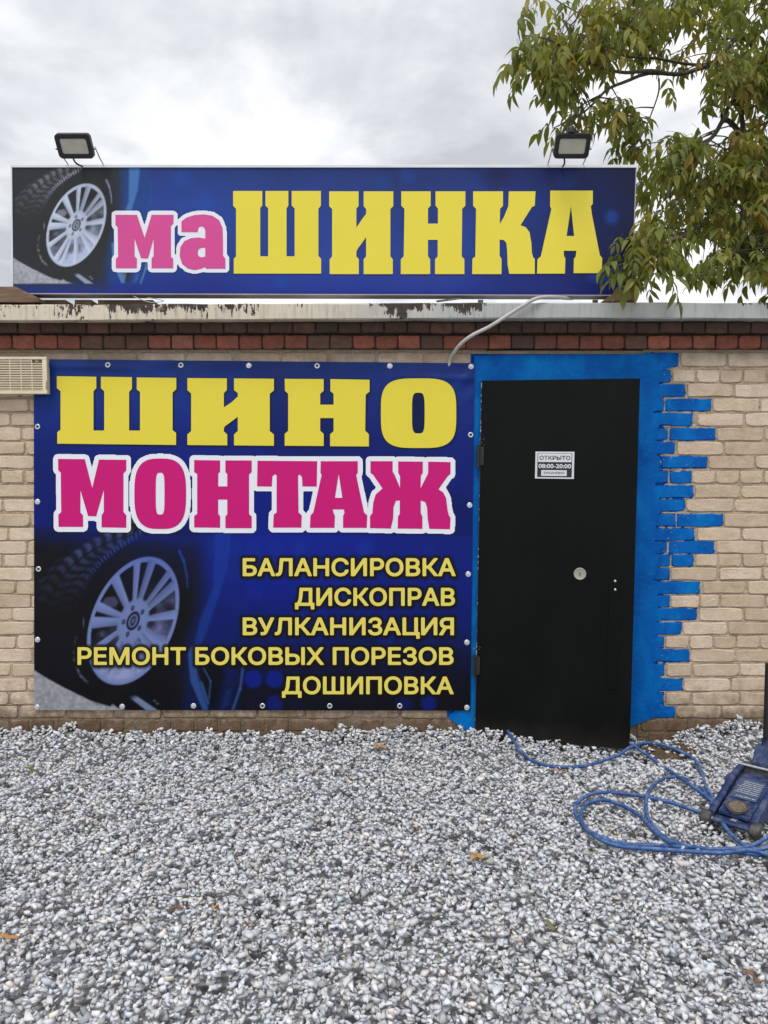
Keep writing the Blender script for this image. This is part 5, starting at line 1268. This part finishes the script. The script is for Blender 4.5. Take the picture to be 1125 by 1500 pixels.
def jack():
    a, b = G(1034, 1209, -0.052), G(1109, 1229, -0.052); mid = (a+b)/2; ax = (b-a); ax.z = 0; half = ax.length/2; ax.normalize()
    bk = Vector((-ax.y, ax.x, 0)); 
    if bk.y < 0: bk = -bk
    root = empty('trolley_jack', mid); root.rotation_euler = (0, 0, math.atan2(bk.y, bk.x)-math.radians(5)); root.scale = (1.07, 1.0, 1.0)   # local x: toward the rear, local y: left
    tag(root, 'blue scuffed trolley jack on the gravel at the right picture edge', 'jack')
    HW = half-0.012; J = lambda mb, n, m, **k: mb.build(n, M[m], root, **k)
    # side rails: deep cheeks, low at the front axle and high at the rear
    cheek = [(-0.015, 0.022), (0.03, 0.016), (0.36, 0.020), (0.43, 0.03), (0.44, 0.11), (0.40, 0.145), (0.30, 0.150), (0.20, 0.125), (0.09, 0.082), (0.0, 0.062), (-0.02, 0.045)]
    for s in (1, -1):
        y = s*(HW-0.004)
        J(MB().prism([(x, z) for x, z in cheek], 0.006, Matrix.Translation((0, y-0.003, 0))), 'side_plate', 'jackblue', bevel=0.0015)
        rail = [(0.0, y, 0.058), (0.09, y, 0.086), (0.2, y, 0.128), (0.3, y, 0.152), (0.40, y, 0.146)]
        J(MB().tube(smooth_path(rail, 5), 0.0145, 10), 'rail', 'jackblue', smooth=True)
    # front axle with its two rollers
    J(MB().tube([(0.0, -half+0.0, 0.032), (0.0, half, 0.032)], 0.0105, 12), 'axle', 'jackblue', smooth=True)
    for s in (1, -1):
        Mw = Matrix.Translation((0.0, s*half, 0.033)) @ Matrix.Rotation(math.pi/2, 4, 'X')
        wheel = J(MB().lathe([(0.026, -0.021), (0.031, -0.017), (0.033, -0.006), (0.033, 0.008), (0.030, 0.018), (0.022, 0.022)], 24, Mw), 'wheel', 'iron', smooth=True)
        MB().lathe([(0.010, -0.026), (0.010, 0.026)], 12, Mw).build('hub', M['steel'], wheel)
    # lift arm with label between the cheeks and its saddle
    arm = [(0.03, 0.050), (0.10, 0.062), (0.37, 0.118), (0.37, 0.134), (0.26, 0.134), (0.11, 0.088), (0.03, 0.064)]
    am = J(MB().prism(arm, 2*(HW-0.024), Matrix.Translation((0, -(HW-0.024), 0))), 'lift_arm', 'jackblue', bevel=0.002)
    # printed label on the sloping arm: pale panel with rows of fine print
    p0, p1 = Vector((0.125, 0, 0.0958)), Vector((0.255, 0, 0.1343)); dx = (p1-p0); L = dx.length; dx.normalize(); nz = Vector((-dx.z, 0, dx.x))
    Ml = Matrix((dx.to_4d(), (0, 1, 0, 0), nz.to_4d(), (0, 0, 0, 1))).transposed(); Ml.translation = p0
    for r in range(3): Ml[3][r] = 0
    lw = HW-0.034
    panel = MB().box((0.0, -lw, 0.001), (L, lw, 0.0016), Ml).build('label', simple('worn_grey_blue_label', (0.06, 0.08, 0.145), 0.5, var=0.5, scale=50), am)
    rows = MB()
    for k in range(9):
        if k in (1,): continue
        x = 0.012 + k*(L-0.02)/9; s0 = -lw*0.85; e0 = lw*random.uniform(0.55, 0.9)
        y = s0
        while y < e0:
            d = random.uniform(0.006, 0.02); rows.box((x, y, 0.0018), (x+0.0042, min(y+d, e0), 0.0022), Ml); y += d+random.uniform(0.001, 0.004)
    rows.build('fine_print', simple('faded_white_print', (0.36, 0.38, 0.42), 0.6, var=0.3, scale=200), am)
    Ms = Matrix.Translation((0.068, 0.0, 0.066)) @ Matrix.Rotation(math.radians(-9), 4, 'Y') 
    sd = J(MB().lathe([(0.034, 0.0), (0.044, 0.010), (0.044, 0.022), (0.039, 0.025), (0.036, 0.021), (0.004, 0.020)], 28, Ms), 'saddle', 'iron', smooth=True)
    MB().lathe([(0.034, 0.019), (0.033, 0.0235), (0.010, 0.0225)], 24, Ms).build('pad', M['rubber'], sd, smooth=True)
    # front cross plate, rear bridge, socket and handle
    J(MB().box((0.005, -HW+0.002, 0.030), (0.055, HW-0.002, 0.040)), 'front_plate', 'jackblue', bevel=0.002)
    J(MB().box((0.018, -0.012, 0.0405), (0.040, 0.010, 0.0420)), 'white_mark', 'washer')
    J(MB().box((0.34, -HW+0.012, 0.118), (0.43, HW-0.012, 0.160)), 'bridge', 'iron', bevel=0.004)
    J(MB().tube([(0.335, -HW-0.012, 0.166), (0.335, HW+0.012, 0.166)], 0.006, 10), 'cross_pin', 'steel', smooth=True)
    sk = [(-0.035, 0.0), (0.075, 0.0), (0.075, 0.045), (0.045, 0.085), (0.0, 0.085), (-0.035, 0.020)]
    J(MB().prism(sk, 0.085, Matrix.Translation((0.385, -0.0425, 0.162))), 'handle_socket', 'jackblue', bevel=0.004)
    Mb = Matrix.Translation((0.37, 0.0435, 0.19)) @ Matrix.Rotation(-math.pi/2, 4, 'X')
    J(MB().lathe([(0.009, 0.0), (0.009, 0.004), (0.005, 0.006)], 12, Mb), 'bolt', 'steel', smooth=True)
    J(MB().tube([(0.415, 0, 0.23), (0.420, 0, 0.40), (0.425, 0, 0.62)], 0.019, 16), 'handle', 'blackmetal', smooth=True)
    J(MB().tube([(0.4145, 0, 0.22), (0.416, 0, 0.275)], 0.024, 16), 'handle_collar', 'jackblue', smooth=True)
    for s in (1, -1):                           # rear castors beside the frame
        y = s*(HW+0.026); Mw = Matrix.Translation((0.30, y, 0.026)) @ Matrix.Rotation(math.pi/2, 4, 'X')
        cs = J(MB().box((0.268, y-0.020, 0.100), (0.335, y+0.020, 0.112)).box((0.275, y-0.017, 0.02), (0.325, y-0.013, 0.100)).box((0.275, y+0.013, 0.02), (0.325, y+0.017, 0.100)), 'castor', 'jackblue', bevel=0.0015)
        MB().lathe([(0.022, -0.011), (0.025, -0.007), (0.025, 0.007), (0.022, 0.011)], 18, Mw).build('wheel', M['iron'], cs, smooth=True)
    return root
jk = jack()

# ------------------------------------------------------------------ blue air hose
def mat_hose():
    m = Mat('dusty_blue_hose'); a = m.noise(40, 5, 0.7, 'World'); b = m.noise(300, 3, 0.6, 'World')
    c = m.ramp(a, [(0.3, (0.016, 0.060, 0.215)), (0.7, (0.030, 0.105, 0.30))])
    g = m.n.new('ShaderNodeNewGeometry'); sp = m.n.new('ShaderNodeSeparateXYZ'); m.l.new(g.outputs['Normal'], sp.inputs[0])
    du = m.math('MULTIPLY', m.ramp(sp.outputs[2], [(0.1, 0.0), (0.9, 1.0)]), m.ramp(m.math('ADD', m.math('MULTIPLY', a, 0.6), m.math('MULTIPLY', b, 0.4)), [(0.45, 0.0), (0.68, 0.7)]))
    c = m.mix(du, c, (0.33, 0.37, 0.43)); return m.fin(c, 0.55, spec=0.35)
M['hose'] = mat_hose()
# ------------------------------------------------------------------ gravel: crushed stones laid one by one into a height field, one mesh
def stone_lib(n):
    out = []
    for i in range(n):
        rr = np.random.RandomState(500+i); k = rr.randint(3, 6); an = np.sort((np.arange(k)+rr.uniform(-.33, .33, k))*2*np.pi/k); ra = rr.uniform(0.66, 1.12, k)
        hz = rr.uniform(0.16, 0.36); sy_ = rr.uniform(0.48, 0.85); tilt = rr.uniform(-.25, .25, 2); rings = []
        for zz_, sc_k in ((hz, rr.uniform(0.78, 1.02)), (-hz, rr.uniform(0.7, 1.05))):
            x_, y_ = ra*sc_k*np.cos(an)+rr.uniform(-.14, .14, k), ra*sc_k*sy_*np.sin(an)+rr.uniform(-.14, .14, k)
            rings.append(np.stack([x_, y_, zz_+(tilt[0]*x_+tilt[1]*y_ if zz_ == hz else 0)+rr.uniform(-.03, .03, k)], 1))
        p = np.concatenate(rings)
        bm = bmesh.new()
        for q in p: bm.verts.new(tuple(q))
        bmesh.ops.convex_hull(bm, input=bm.verts)
        for v in [v for v in bm.verts if not v.link_faces]: bm.verts.remove(v)
        bmesh.ops.triangulate(bm, faces=bm.faces); bm.verts.ensure_lookup_table()
        bm.verts.index_update(); V = np.array([tuple(v.co) for v in bm.verts]); T = np.array([[v.index for v in f.verts] for f in bm.faces]); bm.free(); out.append((V, T))
    return out
def gravel():
    lib = stone_lib(36); rs = np.random.RandomState(4)
    res = 0.006; gx0, gx1, gy0, gy1 = -2.75, 2.75, -3.05, 0.012
    nx, ny = int((gx1-gx0)/res), int((gy1-gy0)/res)
    XX, YY = np.meshgrid(gx0+(np.arange(nx)+.5)*res, gy0+(np.arange(ny)+.5)*res); H = hb(XX, YY) - 0.012
    N = 96000
    vs_, ts_, cs_, base = [], [], [], 0
    X = rs.uniform(gx0+.03, gx1-.03, N); Yv = rs.uniform(gy0+.03, 0.0, N)
    ok = np.abs(X) < 2.68+0.46*Yv
    hollow = np.exp(-((X-1.50)/0.11)**2)*np.exp(-((Yv+0.02)/0.075)**2); ok &= rs.rand(N) > hollow*1.3
    ok &= ~((X > 0.56) & (X < 1.36) & (Yv > -0.02) & (rs.rand(N) > 0.3))
    X, Yv = X[ok], Yv[ok]; N = len(X)
    size = np.clip(np.exp(rs.normal(math.log(0.0138), 0.27, N)), 0.008, 0.023)
    tone = np.clip(rs.normal(0.63, 0.095, N), 0.32, 0.82); bright = rs.rand(N) < 0.03; tone[bright] = rs.uniform(0.72, 0.84, bright.sum()); darkm = rs.rand(N) < 0.06; tone[darkm] *= 0.6
    warm = rs.normal(0, 1, N)
    for i in range(N):
        V, T = lib[rs.randint(36)]; s = size[i]; a = rs.uniform(0, 6.283); tx, ty = rs.normal(0, .30, 2)
        ca, sa = math.cos(a), math.sin(a); Rz = np.array([[ca, -sa, 0], [sa, ca, 0], [0, 0, 1]])
        cx_, sx_ = math.cos(tx), math.sin(tx); cy_, sy_ = math.cos(ty), math.sin(ty)
        R = np.array([[1, 0, 0], [0, cx_, -sx_], [0, sx_, cx_]]) @ np.array([[cy_, 0, sy_], [0, 1, 0], [-sy_, 0, cy_]]) @ Rz
        W = (V*s) @ R.T; th = -W[:, 2].min(); tp = W[:, 2].max()
        r = max(1, int(s*0.85/res)); ci, cj = int((X[i]-gx0)/res), int((Yv[i]-gy0)/res)
        j0, j1, i0, i1 = max(0, cj-r), cj+r+1, max(0, ci-r), ci+r+1
        pt = H[j0:j1, i0:i1]; z = 0.74*pt.mean()+0.26*pt.max() + th*0.70
        np.maximum(pt, z+tp*0.6, out=pt)
        W = W + np.array([X[i], Yv[i], z])
        vs_.append(W); ts_.append(T+base); base += len(W)
        c = tone[i]; wv = warm[i]*0.018; col = (c*(0.965+wv*1.6), c*(0.99+wv*0.3), c*(1.04-wv*1.7), 1.0)
        if warm[i] > 1.9: col = (c*1.06, c*0.97, c*0.90, 1.0)
        cs_.append(np.tile(col, (len(W), 1)))
    lift = 0.006 - float((H-hb(XX, YY))[60:-30, 300:-300].mean()); H += lift
    V = np.concatenate(vs_).astype(np.float32); V[:, 2] += lift; T = np.concatenate(ts_).astype(np.int32); C = np.concatenate(cs_).astype(np.float32)
    me = bpy.data.meshes.new('gravel'); me.vertices.add(len(V)); me.vertices.foreach_set('co', V.ravel()); me.loops.add(T.size); me.loops.foreach_set('vertex_index', T.ravel())
    me.polygons.add(len(T)); me.polygons.foreach_set('loop_start', np.arange(0, T.size, 3, dtype=np.int32)); me.polygons.foreach_set('loop_total', np.full(len(T), 3, np.int32))
    at = me.attributes.new('col', 'FLOAT_COLOR', 'POINT'); at.data.foreach_set('color', C.ravel()); me.update()
    m = Mat('crushed_grey_stone'); ca = m.attr('col').outputs['Color']; nz = m.noise(190, 4, 0.65, 'World')
    c = m.mix(m.ramp(nz, [(0.30, 0.45), (0.55, 0.0)]), ca, m.mix(1.0, ca, (0.62, 0.62, 0.64), 'MULTIPLY'))
    c = m.mix(m.ramp(m.noise(2.2, 4, 0.6, 'World'), [(0.35, 0.0), (0.8, 0.22)]), c, m.mix(1.0, c, (0.90, 0.87, 0.82), 'MULTIPLY'))
    m.bump(m.noise(330, 3, 0.6, 'World'), 0.3, 0.002); mat = m.fin(c, 0.78, spec=0.3)
    o = link('gravel', me, mat); o['kind'] = 'stuff'; o['label'] = 'loose pale grey crushed stone covering the yard'; o['category'] = 'gravel'
    print('STONES', N, 'TRIS', len(T)); return H, gx0, gy0, res
HF = gravel()
def gm(x, y):                                  # mean height of the stones round a point
    H, gx0, gy0, res = HF; i, j = int((x-gx0)/res), int((y-gy0)/res); q = H[max(0, j-4):j+5, max(0, i-4):i+5]
    return float(q.mean()+0.4*q.std()) if q.size else 0.01
def gz(x, y):
    H, gx0, gy0, res = HF; i, j = int((x-gx0)/res), int((y-gy0)/res); return float(H[max(0, j-2):j+3, max(0, i-2):i+3].max())

Z6 = lambda x, y, z=0.022: (x/2.922+740, y/2.922+1040, z)
hose_px = [Z6(-10, 60, .03), Z6(38, 130, .026), Z6(60, 172), Z6(110, 215), Z6(190, 240), Z6(270, 245), Z6(350, 238), Z6(430, 212), Z6(490, 190), Z6(535, 160), Z6(600, 141), Z6(680, 151), Z6(760, 182), Z6(815, 217), Z6(838, 268), Z6(860, 330), Z6(895, 385, .02),
  Z6(945, 430, .016), Z6(930, 462, .016), Z6(840, 440, .02), Z6(740, 405), Z6(620, 376), Z6(500, 357), Z6(400, 354), Z6(330, 378), Z6(299, 418), Z6(312, 465), Z6(355, 515), Z6(430, 553), Z6(530, 576), Z6(650, 580), Z6(780, 590), Z6(900, 604), Z6(1010, 610), Z6(1110, 622), Z6(1210, 610), Z6(1270, 560), Z6(1230, 500, .025),
  Z6(1140, 535, .045), Z6(1070, 575, .04), Z6(1000, 592, .036), Z6(880, 596, .038), Z6(780, 582, .038), Z6(700, 556, .035), Z6(640, 505, .03), Z6(605, 440, .034), Z6(604, 380, .038), Z6(624, 332, .032), Z6(664, 300), Z6(722, 287), Z6(790, 302, .028), Z6(850, 347, .03), Z6(895, 420, .036), Z6(940, 500, .034), Z6(985, 550, .032), Z6(1020, 576, .045), Z6(1075, 596, .05), Z6(1160, 590, .05), Z6(1260, 640), Z6(1200, 690), Z6(1130, 625, .03), Z6(1040, 601, .055),
  Z6(930, 612, .05), Z6(800, 606, .045), Z6(640, 596, .04), Z6(500, 584, .032), Z6(420, 560, .034), Z6(345, 505, .036), Z6(323, 450, .034), Z6(345, 405, .03), Z6(410, 385), Z6(480, 400), Z6(545, 432), Z6(600, 475, .03), Z6(648, 528, .045), Z6(715, 572, .052), Z6(790, 575, .06), Z6(850, 560, .02)]
hose_px = hose_px[:-2]
hose_px2 = [Z6(520, 130), Z6(565, 163, .026), Z6(640, 215), Z6(715, 268, .026), Z6(790, 318, .036), Z6(850, 362, .042), Z6(890, 392, .03), Z6(960, 420, .016)]
hb_ = MB()
for hp in (hose_px, hose_px2):
    pts = []
    for x, y, z in hp:                          # lay it on the stones
        q = G(x, y, -0.04)
        for _ in range(3): g = gm(q.x, q.y); q = G(x, y, g+0.01)
        pts.append(G(x, y, g + 0.011 + max(0.0, z-0.022)*0.8))
    path = smooth_path(pts, 7)
    hb_.tube(path, 0.0086, 10)
ho = hb_.build('air_hose', M['hose'], None, smooth=True); tag(ho, 'dusty blue air hose coiled on the gravel between the door and the jack', 'hose')

# ------------------------------------------------------------------ fallen leaves and a twig
def mat_dry(name, col): return simple(name, col, 0.75, var=0.35, scale=60, bump=0.4, spec=0.25)
dry = [mat_dry('dry_leaf_tan', (0.36, 0.22, 0.10)), mat_dry('dry_leaf_brown', (0.20, 0.10, 0.055)), mat_dry('dry_leaf_olive', (0.16, 0.15, 0.06)), mat_dry('dry_leaf_orange', (0.42, 0.22, 0.085))]
def fallen(pxx, pyy, L, W, rot, mt, label, curl=0.35, lobes=0):
    c = G(pxx, pyy, -0.04)
    for _ in range(3): c = G(pxx, pyy, gz(c.x, c.y) + 0.004)
    c.z = gz(c.x, c.y) + 0.004; rr = random.Random(int(pxx*7+pyy)); n = 7; v, f = [], []
    for i in range(n+1):
        t = i/n; w_ = W*(math.sin(math.pi*min(1, t*0.92+0.05))**0.8)*(1+(0.35*math.sin(t*lobes*6.28) if lobes else 0.1*rr.uniform(-1, 1)))
        x = (t-0.5)*L; zc = 0.012*math.sin(t*5+rr.random())+curl*0.03*(t-0.4)**2*4
        for k, s in enumerate((-1, -.5, 0, .5, 1)): v.append((x+rr.uniform(-.002, .002), s*w_/2, zc + curl*abs(s)**1.5*w_*0.55 + rr.uniform(-.001, .001)))
    for i in range(n):
        for k in range(4): f.append((i*5+k, i*5+k+1, (i+1)*5+k+1, (i+1)*5+k))
    v += [(x_, y_, z_-0.0007) for x_, y_, z_ in v]; m5 = 5*(n+1)
    f += [tuple(reversed([q+m5 for q in t])) for t in f[:n*4]]
    mb = MB().add(v, f); mb.tube([(-L*0.5, 0, 0.004), (-L*0.8, 0.006, 0.006)], 0.0011, 4)
    o = mb.build('fallen_leaf', dry[mt], None, smooth=True); o.location = c; o.rotation_euler = (rr.uniform(-.15, .15), rr.uniform(-.15, .15), rot); tag(o, label, 'leaf', 'fallen leaves on the gravel')
fallen(14, 1371, 0.075, 0.028, 0.1, 3, 'long orange brown leaf on the gravel at the left picture edge')
fallen(315, 1331, 0.050, 0.026, 1.4, 0, 'small tan leaf lying beside the thin twig end')
fallen(262, 1331, 0.036, 0.018, 0.3, 1, 'small rust brown leaf just under the thin twig')
fallen(364, 1358, 0.040, 0.018, 0.2, 1, 'dark curled leaf on the gravel right of the thin twig')
fallen(702, 1259, 0.062, 0.050, 0.4, 0, 'pale crumpled leaf on the gravel below the banner text', 0.5, 2)
fallen(806, 1358, 0.060, 0.018, -0.9, 2, 'narrow olive leaf on the gravel below the door')
fallen(865, 1246, 0.034, 0.020, 0.8, 2, 'small olive leaf on the gravel under the coiled hose')
fallen(900, 1222, 0.045, 0.026, 0.2, 0, 'tan leaf scrap inside the coiled hose')
fallen(558, 1086, 0.085, 0.050, 0.1, 0, 'large pale tan leaf lying at the foot of the wall', 0.4, 2)
fallen(45, 1129, 0.070, 0.034, 0.0, 2, 'yellowish olive leaf on the gravel at far left near the wall')
fallen(395, 1110, 0.052, 0.036, 1.1, 1, 'reddish brown leaf on the gravel close under the banner', 0.5, 2)
fallen(608, 1216, 0.034, 0.028, 0.5, 1, 'little rust leaf left of the pale crumpled leaf')
fallen(105, 1093, 0.050, 0.030, 0.6, 1, 'brown leaf near the foot of the wall under the printed tyre')
fallen(718, 1157, 0.042, 0.020, -0.4, 2, 'green brown leaf in front of the door hinge side')
fallen(820, 1130, 0.070, 0.022, 0.1, 3, 'orange brown leaf touching the blue hose before the door')
fallen(1104, 1434, 0.050, 0.022, -0.5, 1, 'brown leaf scrap on the gravel near the bottom right corner')
tp = []
for x, y in ((184, 1327), (232, 1319), (262, 1319), (300, 1319), (330, 1316), (348, 1319)):
    q = G(x, y, -0.045); q.z = gz(q.x, q.y)+0.006; tp.append(q)
zm = max(q.z for q in tp); tp = [Vector((q.x, q.y, zm-0.004+0.003*math.sin(i*2))) for i, q in enumerate(tp)]
tag(MB().tube(smooth_path(tp, 5), 0.0016, 5).build('twig', M['bark'], None, smooth=True), 'thin dark twig lying on the gravel at the lower left', 'twig')
sum_t = sum(len(o.data.polygons) for o in scene.objects if o.type == 'MESH'); print('POLYS', sum_t, 'BRICKS', n_brick, 'LEAVES', len(leafM))
